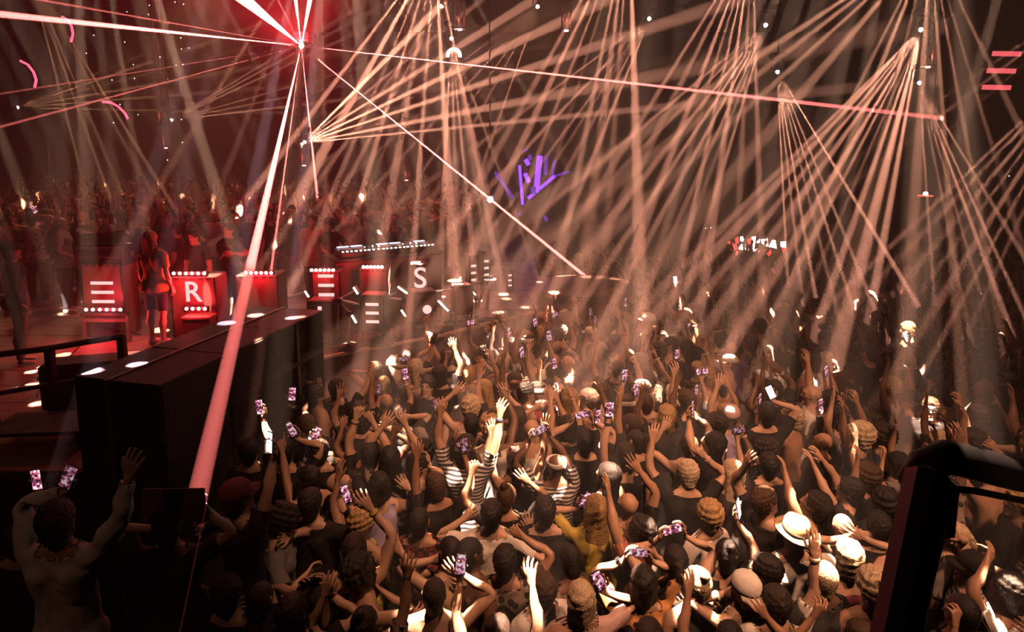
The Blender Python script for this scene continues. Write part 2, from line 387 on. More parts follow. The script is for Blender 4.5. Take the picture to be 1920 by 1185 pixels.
arm_light((654, 655), [(655, 588, .1), (637, 563, .0), (673, 571, .1)], [(661, 590, .05), (669, 604, 0)], 'silver arm light bending down beside the three bar monolith', 0)
arm_light((720, 634), [(719, 559, 0), (743, 549, .2)], [(747, 537, .2), (764, 549, .1)], 'silver arm light with a bright strip left of the letter S', 0)
arm_light((752, 630), [(757, 563, .1), (722, 558, .1)], [(753, 580, .0), (761, 592, 0)], 'silver arm light hanging a short strip below the letter S', 0)
arm_light((812, 616), [(810, 566, 0), (809, 548, 0), (846, 543, .2)], [(822, 563, .1), (841, 582, 0)], 'silver arm light with a slanting strip right of the lit dot', 0)
arm_light((893, 600), [(893, 560, 0), (880, 535, .1), (902, 528, .1)], [(880, 540, .0), (892, 552, 0)], 'silver arm light at the curve of the stage', 0)
# pale cone shaped cloth and a cable
p = at_z(913, 580, STOP)
t = thing('folded_stand', 'pale folding stand with two lit legs near the stage curve', 'stand', p)
for q in (-1, 1): MB().bar((q * .10 - .1, 0, 0), (q * .02 + .03, 0, .62), .035, .012).build('leg', mat('pale_metal', (.6, .5, .42), .5), t)
MB().box(-.08, .12, -.04, .04, .60, .66).build('head', STEEL, t)
for i, pts in enumerate((((640, 640), (700, 652), (745, 636), (760, 626)), ((70, 745), (92, 700), (130, 705), (150, 668)), ((20, 735), (60, 712), (110, 690), (150, 650)))):
    MB().path([at_z(x, y, STOP) + Vector((0, 0, .012)) for x, y in pts], .012).build('cable', RUBBER, label=('black cable lying across the stage between the truss feet', 'black cable looping on the boards behind the railing post', 'black cable running up the boards at the far left of the stage')[i], category='cable')
# railing at the left end of the stage
A, Bp = at_z(-30, 668, 2.42), at_z(232, 630, 2.42)
t = thing('railing', 'black steel railing at the left end of the stage', 'railing', (0, 0, 0))
MB().path([A, at_z(80, 655, 2.42), Bp], .035, 8).build('top_rail', BLACK, t)
A2, B2 = Vector((A.x, A.y, 1.98)), Vector((Bp.x, Bp.y, 1.98)); MB().path([A2, A2.lerp(B2, .5), B2], .028, 8).build('lower_rail', BLACK, t)
for k in (0.02, .44, .98):
    q = Vector(A).lerp(Bp, k); MB().box(q.x - .04, q.x + .04, q.y - .04, q.y + .04, STOP, 2.42).build('post', BLACK, t)
p = at_z(190, 668, 2.12)
t = thing('road_case', 'long dark red lit case lying between railing and speaker row', 'case', (p.x, p.y, STOP), .28)
MB().box(-.62, .62, -.2, .2, .03, .58, .02).build('body', mat('case_red', (.05, .012, .014), .45), t); MB().box(-.63, .63, -.21, .21, .42, .445).build('seam', STEEL, t)
for x in (-.5, .5):
    for yy in (-.14, .14): MB().box(x - .03, x + .03, yy - .03, yy + .03, 0, .035).build('caster', RUBBER, t)
p = at_z(100, 790, 1.75)
t = thing('side_table', 'dark flat table top below the railing at the left edge', 'table', (p.x, p.y, 0), .1)
MB().box(-.55, .42, -.3, .3, 1.71, 1.75, .01).build('top', mat('table_top', (.10, .07, .09), .4), t)
for q in (-.48, .36):
    for u in (-.24, .24): MB().bar((q, u, 0), (q, u, 1.71), .02).build('leg', STEEL, t)

# ---------------------------------------------------------------- the speaker row: horn cabinets in tiers, tall cases behind
n0, n1 = at_z(300, 722, 2.6), at_z(604, 581, 2.6)
dv = Vector((n1.x - n0.x, n1.y - n0.y, 0)); LEN = dv.length; yaw = math.atan2(dv.y, dv.x)
CABL, TH = LEN / 3, .52
def horn_cabinet(label):
    # local x runs along the row, -y is the open mouth (towards the crowd)
    t = thing('horn_speaker', label, 'speaker', (0, 0, 0), 0)
    w, d, h, k = CABL - .006, .52, TH - .004, .022
    m = mat('speaker_ply', (.030, .024, .022), .5, noise=.2, scale=5)
    MB().box(0, w, 0, d, 0, k).build('bottom_panel', m, t); MB().box(0, w, 0, d, h - k, h).build('top_panel', m, t)
    MB().box(0, k, 0, d, k, h - k).build('side_panel', m, t); MB().box(w - k, w, 0, d, k, h - k).build('side_panel', m, t)
    MB().box(k, w - k, d - k, d, k, h - k).build('back_panel', m, t)
    MB().box(w * .34, w * .34 + k, .0, d * .7, k, h - k).build('brace', m, t)
    MB().add([(w * .40, .02, k), (w * .62, d - k, k), (w * .66, d - k, k), (w * .44, .02, k), (w * .40, .02, h - k), (w * .62, d - k, h - k), (w * .66, d - k, h - k), (w * .44, .02, h - k)],
             [(0, 1, 2, 3), (4, 7, 6, 5), (0, 4, 5, 1), (3, 2, 6, 7), (0, 3, 7, 4), (1, 5, 6, 2)]).build('horn_wall', mat('horn_grey', (.22, .17, .14), .5), t)
    MB().box(w * .66, w - k, d * .45, d * .47, k, h - k).build('baffle', mat('horn_grey', (.2, .16, .13), .5), t)
    for z in (.14, .36): MB().lathe([(.0, -.05), (.07, -.05), (.10, -.03), (.115, .0), (.0, .0)], 20, (w * .83, d * .45, z), 'y').build('driver', mat('driver_cone', (.10, .07, .06), .45), t, True)
    return t
def grille_cabinet(label):
    t = thing('bass_speaker', label, 'speaker', (0, 0, 0), 0)
    w, d, h, k = CABL - .006, .52, TH - .004, .022
    MB().box(0, w, .012, d, 0, h, .008).build('body', mat('speaker_ply', (.030, .024, .022), .5), t)
    MB().box(k, w - k, 0, .014, k, h - k, .004).build('grille', mat('grille', (.012, .011, .012), .7, bump=.6, scale=180), t)
    for x in (.08, w - .12): MB().box(x, x + .05, -.006, .004, h * .45, h * .55).build('grille_clip', STEEL, t)
    return t
base_ = Vector((n0.x, n0.y, 0)); proto = {}
ex, ey = Vector((math.cos(yaw), math.sin(yaw), 0)), Vector((-math.sin(yaw), math.cos(yaw), 0))
for r in range(5):
    for q in range(3):
        lab = 'black horn speaker in the row, %s tier, %s' % (('top', 'second', 'third', 'fourth', 'floor')[4 - r], ('end facing the cap wearer', 'middle of its tier', 'end towards the stage lip')[q])
        loc = base_ + ex * (q * CABL) + Vector((0, 0, r * TH))
        lab = lab if q == 2 else lab.replace('horn', 'grilled'); kd = q == 2
        if kd not in proto: proto[kd] = (horn_cabinet if kd else grille_cabinet)(lab); proto[kd].location = loc; proto[kd].rotation_euler = (0, 0, yaw)
        else: copy_thing(proto[kd], loc, yaw, lab)
for q in range(3):
    t = thing('tall_road_case', ('tall black case behind the near end of the speaker row', 'tall black case behind the middle of the speaker row', 'tall black case behind the far end of the speaker row')[q], 'case', base_ + ex * (q * CABL) + ey * .535, yaw)
    MB().box(.003, CABL - .003, 0, .40, .0, 2.6, .012).build('body', mat('case_laminate', (.035, .03, .033), .35), t)
    MB().box(0, CABL, -.012, .022, 2.585, 2.612).build('edge_strip', ALU, t)
    if q == 0: MB().box(-.014, .008, -.012, .05, 0, 2.6).build('corner_strip', ALU, t)
    for z in (.6, 1.7): MB().box(-.012, .004, .14, .26, z, z + .1).build('handle', STEEL, t)

# ---------------------------------------------------------------- the black frame close to the lens
fr = thing('steel_barrier', 'glossy black steel frame leaning across the lower corner in front of the crowd', 'barrier', (0, 0, 0))
GLOSS = mat('gloss_black', (.006, .006, .007), .38); GLOSS.node_tree.nodes['Principled BSDF'].inputs['Specular IOR Level'].default_value = .22
def beam(a, b, w, dpt, bev, name, m):
    a, b = Vector(a), Vector(b); d = b - a; o = MB().box(-w / 2, w / 2, -dpt / 2, dpt / 2, 0, d.length, bev).build(name, m, fr)
    o.location = a; o.rotation_mode = 'QUATERNION'; o.rotation_quaternion = d.to_track_quat('Z', 'Y'); return o
pa, pb = at_y(1744, 872, 2.10), at_y(1668, 1260, 1.75)
beam(pb, pa, .128, .13, .04, 'post', GLOSS)
pe = at_y(1990, 905, 2.2); ps = at_y(1752, 862, 2.12)
MB().path([ps + Vector((-.06, 0, -.09)), ps + Vector((-.03, 0, -.02)), ps + Vector((.04, 0, .01)), ps.lerp(pe, .3) + Vector((0, 0, .012)), ps.lerp(pe, .65), pe], .056, 12).build('top_tube', GLOSS, fr, True)
MB().path([ps + Vector((.0, -.02, -.085)), ps.lerp(pe, .3) + Vector((0, -.02, -.075)), pe + Vector((0, -.02, -.085))], .012, 8).build('lower_tube', STEEL, fr, True)
q = at_y(1768, 935, 2.05); MB().box(q.x - .035, q.x + .03, q.y - .04, q.y + .02, q.z - .12, q.z + .06, .01).build('bracket', mat('worn_bracket', (.18, .13, .11), .35, .7, noise=.5, scale=40), fr)
MB().box(q.x - .075, q.x - .03, q.y - .05, q.y - .03, q.z - .01, q.z + .005).build('bolt_plate', ALU, fr)
p1, p2 = at_y(1772, 990, 1.95), at_y(1712, 1230, 1.8); MB().bar(p2, p1, .007).build('edge_rod', ALU, fr)
# ---------------------------------------------------------------- beam lamps under the roof; each carries its own narrow beams
CEIL = 11.0
HEAD = {}
def beam_lamp(px, py, d, slopes, label, watts=1.0, yend=(600, 860), cone=1.5, rise=None, pipe=True, seed=1, color=CREAM):
    r = random.Random(seed + int(px))
    F = at_y(px, py, d)
    dirs = []
    for i, m in enumerate(slopes):
        if rise:                                     # beams that climb across the hall
            T_ = at_y(px + rise[0], py + m * rise[0], d + rise[1])
        else:
            ye = r.uniform(*yend); T_ = at_z(px + m * (ye - py), ye, 1.3)
            if T_.y > 30 or T_.y < 0: T_ = at_y(px + m * 500, py + 500, d)
        dirs.append((T_ - F).normalized())
    mean = sum(dirs, Vector()).normalized()
    t = thing('beam_lamp', label, 'stage lamp', F, 0)
    if not HEAD:
        HEAD['yoke'] = MB().box(-.13, -.11, -.03, .03, -.02, .20, .005).box(.11, .13, -.03, .03, -.02, .20, .005).box(-.13, .13, -.04, .04, .20, .25, .008).mesh('yoke')
        HEAD['head'] = MB().lathe([(.0, -.02), (.05, -.02), (.075, .02), (.10, .10), (.10, .18), (.07, .24), (.0, .25)], 14).mesh('head', True)
        HEAD['lens'] = MB().lathe([(.0, -.075), (.020, -.070), (.032, -.055), (.036, -.02), (.036, .0), (.0, .005)], 12).mesh('lens', True)
        HEAD['base'] = MB().box(-.15, .15, -.12, .12, .25, .36, .015).mesh('base')
    put('base', HEAD['base'], BLACK, t); put('yoke', HEAD['yoke'], BLACK, t)
    q = (-mean).to_track_quat('Z', 'Y')
    for n, m in (('head', BLACK), ('lens', LENS)):
        o = put(n, HEAD[n], m, t); o.rotation_mode = 'QUATERNION'; o.rotation_quaternion = q
    if pipe:
        MB().bar((0, 0, .36), (0, 0, CEIL - F.z), .02).build('drop_pipe', STEEL, t)
    for dd in dirs:
        l = bpy.data.lights.new('beam', 'SPOT'); l.energy = BEAM * watts * r.uniform(.55, 1.5); l.color = color
        l.spot_size = math.radians(cone * r.uniform(.7, 1.5)); l.spot_blend = .45; l.shadow_soft_size = .015
        o = bpy.data.objects.new('beam', l); C.objects.link(o); o.parent = t; o.location = dd * .10
        o.rotation_mode = 'QUATERNION'; o.rotation_quaternion = dd.to_track_quat('-Z', 'Y')
    return t
BL = beam_lamp
BL(1728, 53, 13, (-1.0, -.93, -.82, -.72, -.6, -.52, -.43, -.35, -.26, -.18), 'bright beam lamp fanning down left from upper right', 1.7, (590, 800), 1.5)
BL(1457, 132, 15, (.05, .11, .17, .25, .32, .41, .6), 'lower beam lamp whose thin beams fan down right over the crowd', 3.6, (560, 640), .8)
BL(1723, 153, 15, (.07, .2, .29, .37, .45, .6), 'small beam lamp just below the bright one, thin beams to the right', 2.6, (600, 700), .8)
BL(1437, 45, 14, (-1.2, -1.0, -.8, -.66, -.55, -.45, -.38, -.3), 'beam lamp second from the right along the top, fanning left', 1.5, (560, 740), 1.3)
BL(1219, 33, 15, (-1.35, -.95, -.75, -.66, -.55, -.41), 'beam lamp above the podium fanning down left', 1.4, (560, 720), 1.2)
BL(1010, 10, 15, (-1.37, -1.1, -.9, -.7, -.55, -.35), 'beam lamp at the top middle fanning down left', 1.3, (560, 700), 1.2)
BL(830, 8, 14, (-1.0, -.7, -.54, -.4), 'beam lamp left of the glowing lamp, four thin beams', .9, (500, 640), 1.3)
BL(846, 70, 16, (-.05, .03, .1, .17, .24, .36), 'beam lamp hanging just above the white glowing hoop', 1.0, (560, 700), 1.3)
BL(815, -95, 12, (-.75, -.55, -.42, -.3, -.18, -.07, .06, .2), 'beam lamp high over the console table', 2.2, (480, 800), 1.9)
BL(1180, -160, 11, (-.56, -.47, -.38, -.3, -.2, -.13, -.07, .03), 'beam lamp high over the middle of the dance floor', 1.25, (600, 900), 1.7)
BL(1410, -110, 11, (-.62, -.5, -.38, -.3, -.22, -.14, -.05, .03), 'beam lamp high over the right of the dance floor', 1.1, (600, 900), 1.6)
BL(1745, -110, 10, (-1.5, -1.3, -1.1, -.85, -.5, -.4, -.25, -.06, .07, .18, .3, .48), 'beam lamp high over the black steel frame', .75, (640, 980), 1.7, color=(1, .46, .28))
BL(2060, 90, 9, (-1.05, -.95, -.83, -.73, -.63, -.54, -.46), 'beam lamp past the right edge sending long beams across', .7, (560, 780), 1.4)
BL(2150, -80, 9, (-1.45, -1.3, -1.15), 'beam lamp high past the right edge', .35, (500, 640), 1.0)
BL(568, 268, 15.5, (-1.0, -.8, -.62, -.47, -.33, -.19, -.1), 'beam lamp left of the console aiming wide beams right', 3.4, rise=(420, 4), cone=1.9)
BL(318, 226, 18, (-.60, -.54, -.47, -.28, -.2, -.12), 'small beam lamp far left whose thin beams rise to the red laser', 1.0, rise=(260, 3), cone=1.0)
BL(30, 202, 20, (-.42, -.34, -.26, -.17, -.08, .02), 'small beam lamp near the left edge with beams across the far crowd', 1.0, rise=(420, 6), cone=1.2, color=AMBER)
BL(55, -50, 13, (.62, .56, .42, .36, .26), 'beam lamp high in the left corner', .7, (480, 560), 1.2, color=AMBER)
BL(600, -140, 10, (-.62, -.38, -.14, .02, .2, .34), 'beam lamp over the speaker row', .35, (700, 980), 1.2)
# extra lamps added out of view, aimed to lay bright patches on chosen spots
HITS = ((690, 1015), (690, 935), (807, 945), (768, 1085), (868, 1075), (850, 1140), (962, 1165), (1012, 1150), (885, 905), (925, 845), (1000, 850), (1130, 925), (1140, 880), (1060, 870), (755, 775), (735, 805), (805, 800), (840, 865), (860, 700), (915, 650),
        (940, 612), (1000, 740), (1015, 735), (1100, 750), (1145, 780), (1290, 800), (1310, 825), (1340, 750), (1345, 860), (1395, 880), (1435, 935), (1500, 960), (1580, 968), (1590, 1035), (1305, 1090), (1230, 910), (1395, 1040), (1490, 1000), (1740, 765), (1850, 820),
        (1830, 940), (1890, 1150), (1630, 1050), (600, 830), (515, 830), (1240, 700), (1290, 640), (1430, 700), (1700, 620), (1465, 690), (680, 700), (720, 690), (1540, 690), (1610, 850), (1690, 800), (980, 900), (1075, 1000), (1160, 1060), (1550, 1120), (1250, 1000), (425, 603), (480, 590), (548, 594), (172, 694), (250, 720))
LILAC = (1.0, .62, .72); WARM = (1, .60, .40)
HITS = [(x, y, 1.7, 1.35, WARM) for x, y in HITS] + [(425, 604, 2.61, 3.5, LILAC), (480, 590, 2.61, 3.5, WARM), (548, 594, 2.61, 3.5, LILAC), (172, 694, 2.61, 3.5, LILAC), (243, 740, 2.3, 2.5, LILAC), (560, 640, 2.3, 2.5, WARM)]
HITS += [(x, y, 2.0, 2.2, WARM) for x, y in ((1018, 520), (1050, 517), (1072, 515), (1100, 519), (1125, 520), (1152, 523), (1182, 527))] + [(x, y, SZ, 1.2, WARM) for x, y in ((950, 562), (985, 578), (935, 588), (890, 604), (840, 612), (60, 700), (85, 690), (30, 735), (100, 720), (70, 760), (120, 590), (655, 645), (560, 660))]
HITS += [(x, y, 3.1, .9, WARM) for x, y in ((160, 432), (122, 478), (232, 415), (366, 462), (58, 400), (66, 385), (108, 372), (205, 380), (252, 372), (310, 395), (340, 378), (395, 368), (415, 400), (440, 385), (505, 390), (545, 410), (590, 398), (640, 402), (690, 385), (745, 420), (778, 432), (145, 352), (300, 352), (450, 360), (540, 372), (620, 372))] + [(279, 472, 2.95, 1.5, WARM), (285, 498, 2.73, 1.5, WARM), (290, 485, 2.84, 1.2, WARM), (112, 545, 1.9, 1.0, WARM)]
EXTRA_RIGS = (('beam lamp high above the speaker row end', (-1.6, 6.5, 9.2)), ('beam lamp high above the front rows', (1.2, 5.0, 9.4)), ('beam lamp high above the right front rows', (3.6, 6.5, 9.3)), ('beam lamp high above the right side', (6.0, 8.0, 9.2)),
        ('beam lamp high above the left monolith', (-7.5, 8.4, 9.6)), ('beam lamp high above the letter R', (-5.2, 8.8, 9.6)), ('beam lamp high above the console middle', (-2.2, 9.4, 9.6)))
HITS += [(1850, 866, 3.69, .5, WARM), (1905, 880, 3.66, .5, WARM)]
TG = [(at_z(h[0], h[1], h[2]), h) for h in HITS]
for i, (lab, P0) in enumerate(EXTRA_RIGS):
    P0 = Vector(P0); t = thing('beam_lamp', lab, 'stage lamp', P0)
    put('base', HEAD['base'], BLACK, t); put('yoke', HEAD['yoke'], BLACK, t)
    for n, m in (('head', BLACK), ('lens', LENS)): put(n, HEAD[n], m, t)
    MB().bar((0, 0, .36), (0, 0, CEIL - P0.z), .02).build('drop_pipe', STEEL, t)
    rr = random.Random(50 + i)
    for j, (T_, h) in enumerate(TG):
        near = min(range(len(EXTRA_RIGS)), key=lambda q: (Vector(EXTRA_RIGS[q][1]).xy - T_.xy).length + (j * (q + 3) * 7 % 5) * .5)
        if near != i: continue
        dd = (T_ - P0).normalized()
        l = bpy.data.lights.new('beam', 'SPOT'); l.energy = 42000 * h[3] * rr.uniform(.6, 1.5); l.color = h[4]; l.spot_size = math.radians(rr.uniform(1.3, 2.6) if h[2] == 1.7 else rr.uniform(1.1, 1.8)); l.spot_blend = .35; l.shadow_soft_size = .012
        o = bpy.data.objects.new('beam', l); C.objects.link(o); o.parent = t; o.location = dd * .1; o.rotation_mode = 'QUATERNION'; o.rotation_quaternion = dd.to_track_quat('-Z', 'Y')

# white glowing hoop below a lamp
p = at_y(851, 104, 16)
t = thing('hoop_lamp', 'short glowing white hoop lamp hanging near the top centre', 'lamp', p)
MB().path([(.14 * math.cos(a), 0, .14 * math.sin(a)) for a in [math.pi * k / 14 for k in range(-1, 16)]], .035, 8).build('tube', lit('hoop_glow', (1, .85, .7), 30), t, True)
MB().bar((0, 0, .17), (0, 0, CEIL - p.z), .012).build('hanger', STEEL, t)

# ---------------------------------------------------------------- the red laser projector and its rays
LZ = at_y(565, 86, 13.2)
t = thing('laser_projector', 'red laser projector glaring over the stage, rays going every way', 'laser', LZ)
MB().box(-.16, .16, -.05, .35, .09, .26, .015).build('housing', BLACK, t); MB().lathe([(0, -.045), (.03, -.035), (.045, 0), (.03, .05), (0.02, .09)], 14).build('aperture', lit('laser_glare', (1, .55, .5), 120), t, True)
MB().bar((0, .15, .26), (0, .15, CEIL - LZ.z), .025).build('drop_pipe', STEEL, t)
glow = lamp('SPOT', 'laser_flare', (0, -.1, 0), (0, -.7, .7), 1500, RED, spot_size=math.radians(125), spot_blend=.5, shadow_soft_size=.05); glow.parent = t
glow = lamp('POINT', 'laser_glare', (0, -.18, 0), None, 220, RED, shadow_soft_size=.05); glow.parent = t
def laser(T_, size=.05, watts=3.0):
    """a ray as a very narrow spot: size is its width half way"""
    dv_ = Vector(T_) - LZ; d = dv_.normalized(); ang = size / (dv_.length * .5)
    l = bpy.data.lights.new('laser_ray', 'SPOT'); l.energy = LW * watts; l.color = (1, .20, .18); l.spot_size = math.radians(1); l.spot_blend = .25; l.shadow_soft_size = 0
    o = bpy.data.objects.new('laser_ray', l); C.objects.link(o); o.parent = t; o.location = d * .1; k = ang / math.radians(1); o.scale = (k, k, 1)
    o.rotation_mode = 'QUATERNION'; o.rotation_quaternion = d.to_track_quat('-Z', 'Y')
LW = 250000.0
for T_, sz, w in ((at_y(366, 948, 4.15), 0.10, 50), (at_z(500, 570, 1.6), .045, 22), (at_y(588, 302, 17), .04, 30), (at_y(1220, 160, 20), .055, 130), (at_z(1090, 512, 1.9), .055, 100),
                  (at_y(455, -4, 7), .09, 50), (at_y(290, 57, 14), .05, 36), (at_y(65, -2, 12), .035, 8), (at_y(0, 176, 14), .035, 6), (at_y(0, 238, 11), .035, 8),
                  (at_y(583, -10, 11), .06, 16), (at_y(553, -10, 12), .05, 14), (at_y(569, -10, 14), .04, 8), (at_y(850, 396, 20), .022, 1.2), (at_y(970, 168, 20), .02, 1.0), (at_y(480, -80, 9), .03, 3)):
    laser(T_, sz * .72, w)

# ---------------------------------------------------------------- hanging truss towers, red lit
def truss_tower(px, y0, y1, d, label, w=.22, red=True):
    a, b = at_y(px, y1, d), at_y(px, y0, d)
    t = thing('hanging_truss', label, 'truss', (a.x, d, a.z)); H = CEIL - a.z
    m = mat('truss_metal', (.16, .12, .11), .45, .8)
    P = [(w * .5 * math.cos(k), w * .5 * math.sin(k)) for k in (math.pi / 6, math.pi * 5 / 6, math.pi * 1.5)]
    for x, y in P: MB().bar((x, y, 0), (x, y, H), .018, n=6).build('chord', m, t)
    k = 0; z = .05
    while z < min(H, b.z - a.z + 1.2):
        for i in range(3):
            (x0, y0_), (x1, y1_) = P[i], P[(i + 1) % 3]
            MB().bar((x0, y0_, z), (x1, y1_, z + .26), .010, n=5).build('brace', m, t)
        z += .28; k += 1
    MB().lathe([(0, -.03), (w * .62, -.03), (w * .62, .0), (0, .0)], 12).build('foot_plate', BLACK, t)
    if red:
        MB().lathe([(0, -.06), (.035, -.055), (.05, -.03), (0, -.03)], 10).build('lamp', LED_RED, t, True)
        l = bpy.data.lights.new('truss_glow', 'POINT'); l.energy = 4; l.color = (1, .15, .1); l.shadow_soft_size = .04
        o = bpy.data.objects.new('truss_glow', l); C.objects.link(o); o.parent = t; o.location = (0, -.18, .15)
    return t
truss_tower(303, 190, 228, 19, 'short hanging truss tower far left beside a beam lamp')
truss_tower(311, 245, 275, 21, 'lower hanging truss end far left, lit red')
truss_tower(570, 285, 307, 17, 'hanging truss end under the lamp left of the console')
truss_tower(762, 300, 335, 20, 'thin hanging truss over the far crowd behind the console')
truss_tower(862, 0, 52, 15, 'hanging truss tower at the top left of the hoop lamp')
truss_tower(1062, 20, 54, 15, 'hanging truss tower at the top centre right')
truss_tower(1740, 0, 122, 14, 'long hanging truss tower at the upper right between the beams')
# small red capped lamp far right
p = at_y(1735, 368, 20)
t = thing('capped_lamp', 'tiny hanging lamp with a red rim over the dark crowd at right', 'lamp', p)
MB().lathe([(.0, .0), (.2, -.0), (.2, .03), (.0, .03)], 16).build('rim', lit('red_rim', (1, .08, .06), 2.5), t); MB().lathe([(.07, .03), (.06, .12), (0, .14)], 12).build('cap', lit('cap_glow', (1, .8, .7), 3), t, True)
MB().bar((0, 0, .14), (0, 0, CEIL - p.z), .012).build('hanger', STEEL, t)

# ---------------------------------------------------------------- signs and tubes
# hanging banner with three slanting red bars
p = at_y(1875, 133, 13)
t = thing('bar_banner', 'hanging dark banner with three slanting red lit bars in the upper right corner', 'sign', p)
def pbar(x0, y0, x1, y1, sk, m):
    A_ = [at_y(a, b, 13) - p for a, b in ((x0 + sk, y0), (x1 + sk, y0 + 1), (x1, y1), (x0, y1 - 1))]
    V = [tuple(q + Vector((0, -.03, 0))) for q in A_] + [tuple(q) for q in A_]
    MB().add(V, [(0, 1, 2, 3), (7, 6, 5, 4), (0, 4, 5, 1), (1, 5, 6, 2), (2, 6, 7, 3), (3, 7, 4, 0)]).build('lit_bar', m, t)
BARM = lit('banner_bar', (1, .13, .15), 1.0)
for x, y in ((1859, 96), (1849, 128), (1840, 159)): pbar(x, y, x + 53, y + 10, 2, BARM)
q0, q1 = at_y(1838, 84, 13.05) - p, at_y(1925, 176, 13.05) - p
MB().box(q0.x, q1.x, .03, .06, q1.z, q0.z).build('backing', mat('banner_cloth', (.006, .005, .006), .9), t)
for x in (q0.x + .1, q1.x - .1): MB().bar((x, .045, q0.z), (x, .045, CEIL - p.z), .01).build('hanger', STEEL, t)
# curved neon tubes on the far walls
def arc(pts, d, label):
    P = [at_y(x, y, d) for x, y in pts]; Q = []
    for i in range(len(P) - 1):
        for k in range(4): Q.append(P[i].lerp(P[i + 1], k / 4))
    Q.append(P[-1]); o = P[len(P) // 2]
    t = thing('neon_arc', label, 'neon tube', o)
    MB().path([q - o for q in Q], .035 * d / 20, 6).build('tube', lit('neon_red', (1, .09, .16), 3.0), t, True)
    for e in (Q[0], Q[-1]): MB().bar(e - o, e - o + Vector((0, .1, .12)), .03).build('clip', STEEL, t)
    MB().bar(o * 0 + Vector((0, .05, .05)), Vector((0, .05, CEIL - o.z)), .012).build('hanger', STEEL, t)
arc(((116, 31), (126, 37), (134, 49), (137, 64), (133, 79)), 24, 'curved red neon tube, topmost of the three at the upper left')
arc(((38, 114), (52, 121), (63, 135), (68, 150), (65, 164)), 24, 'curved red neon tube nearest the left edge, middle of the three')
arc(((193, 191), (208, 192), (222, 200), (234, 212), (240, 223)), 24, 'curved red neon tube, lowest of the three, right of the others')
# violet tubes of the far light sculpture
t = None
p = at_y(985, 345, 24)
t = thing('light_sculpture', 'violet light sculpture of slanting tubes glowing through the smoke', 'sculpture', (p.x, p.y, 0))
VIO = lit('violet_tube', (.24, .05, 1.0), 2.6); VIOS = lit('violet_soft', (.28, .06, .85), .5)
for x0, y0, x1, y1, r, m in ((974, 310, 980, 384, .05, VIO), (1012, 292, 1005, 360, .10, VIO), (1000, 350, 1003, 364, .12, VIOS), (990, 372, 1040, 330, .06, VIO), (1040, 330, 1068, 322, .04, VIOS), (928, 322, 962, 372, .06, VIOS), (1025, 292, 1022, 328, .06, VIOS), (984, 325, 992, 342, .07, VIO), (985, 306, 992, 302, .12, VIO), (978, 284, 990, 280, .03, VIOS), (993, 290, 995, 300, .06, VIOS), (1040, 300, 1034, 330, .05, VIOS), (972, 400, 976, 402, .05, VIOS), (1021, 406, 1026, 414, .05, VIOS)):
    MB().bar(at_y(x0, y0, 24) - t.location, at_y(x1, y1, 24) - t.location, r, n=8).build('tube', m, t)
MB().bar((0, .1, 0), (.0, .1, p.z + 1.3), .06).build('mast', STEEL, t)
# far lit screen seen through the crowd: broken red and white shapes
p = at_y(1418, 462, 19)
t = thing('led_screen', 'far glowing red and white screen over the heads at right', 'screen', (p.x, p.y, p.z))
g = lambda x, y: at_y(1363 + x * 110 / 960, 443 + y * 42 / 360, 19) - p
SW, SR = lit('screen_white', (1, .72, .66), 2.8), lit('screen_red', (1, .09, .07), 1.3)
shapes = (((0, 100), (60, 60), (110, 130), (100, 240), (60, 230), (75, 140)), ((130, 40), (180, 0), (190, 110), (140, 110)), ((215, 10), (255, 0), (275, 60), (250, 90), (215, 70)), ((190, 190), (240, 120), (270, 220), (200, 210)), ((265, 130), (310, 130), (360, 230), (320, 250)), ((330, 50), (390, 30), (400, 120), (350, 130)), ((400, 10), (470, 0), (460, 90), (440, 220), (500, 200), (470, 240), (430, 240), (410, 120)), ((480, 90), (540, 40), (530, 100), (490, 110)), ((560, 50), (610, 40), (600, 200), (570, 210)), ((610, 60), (660, 30), (670, 160), (610, 160)), ((680, 170), (740, 60), (790, 60), (810, 200), (740, 180)), ((830, 90), (960, 80), (960, 180), (900, 180), (830, 130)), ((900, 190), (950, 190), (940, 260), (880, 260)), ((150, 240), (190, 230), (170, 300), (140, 300)), ((500, 320), (530, 300), (510, 350), (480, 350)), ((500, 240), (600, 200), (650, 240), (580, 220), (520, 270)), ((650, 280), (720, 200), (720, 280), (680, 320)), ((110, 130), (150, 110), (170, 200), (120, 230)))
for i, sh in enumerate(shapes):
    V = [tuple(g(*q) + Vector((0, -.03, 0))) for q in sh] + [tuple(g(*q)) for q in sh]; k = len(sh)
    MB().add(V, [list(range(k)), list(range(2 * k - 1, k - 1, -1))] + [(j, j + k, (j + 1) % k + k, (j + 1) % k) for j in range(k)]).build('lit_shape', SR if i in (0, 1, 5, 12, 13, 15, 16, 17) else SW, t)
q0, q1 = g(-20, -20), g(980, 340)
MB().box(q0.x, q1.x, .02, .08, q1.z, q0.z).build('panel', mat('screen_panel', (.03, .012, .012), .6), t)
for x in (q0.x + .1, q1.x - .1): MB().bar((x, .05, q1.z), (x, .05, -p.z), .03).build('leg', STEEL, t)
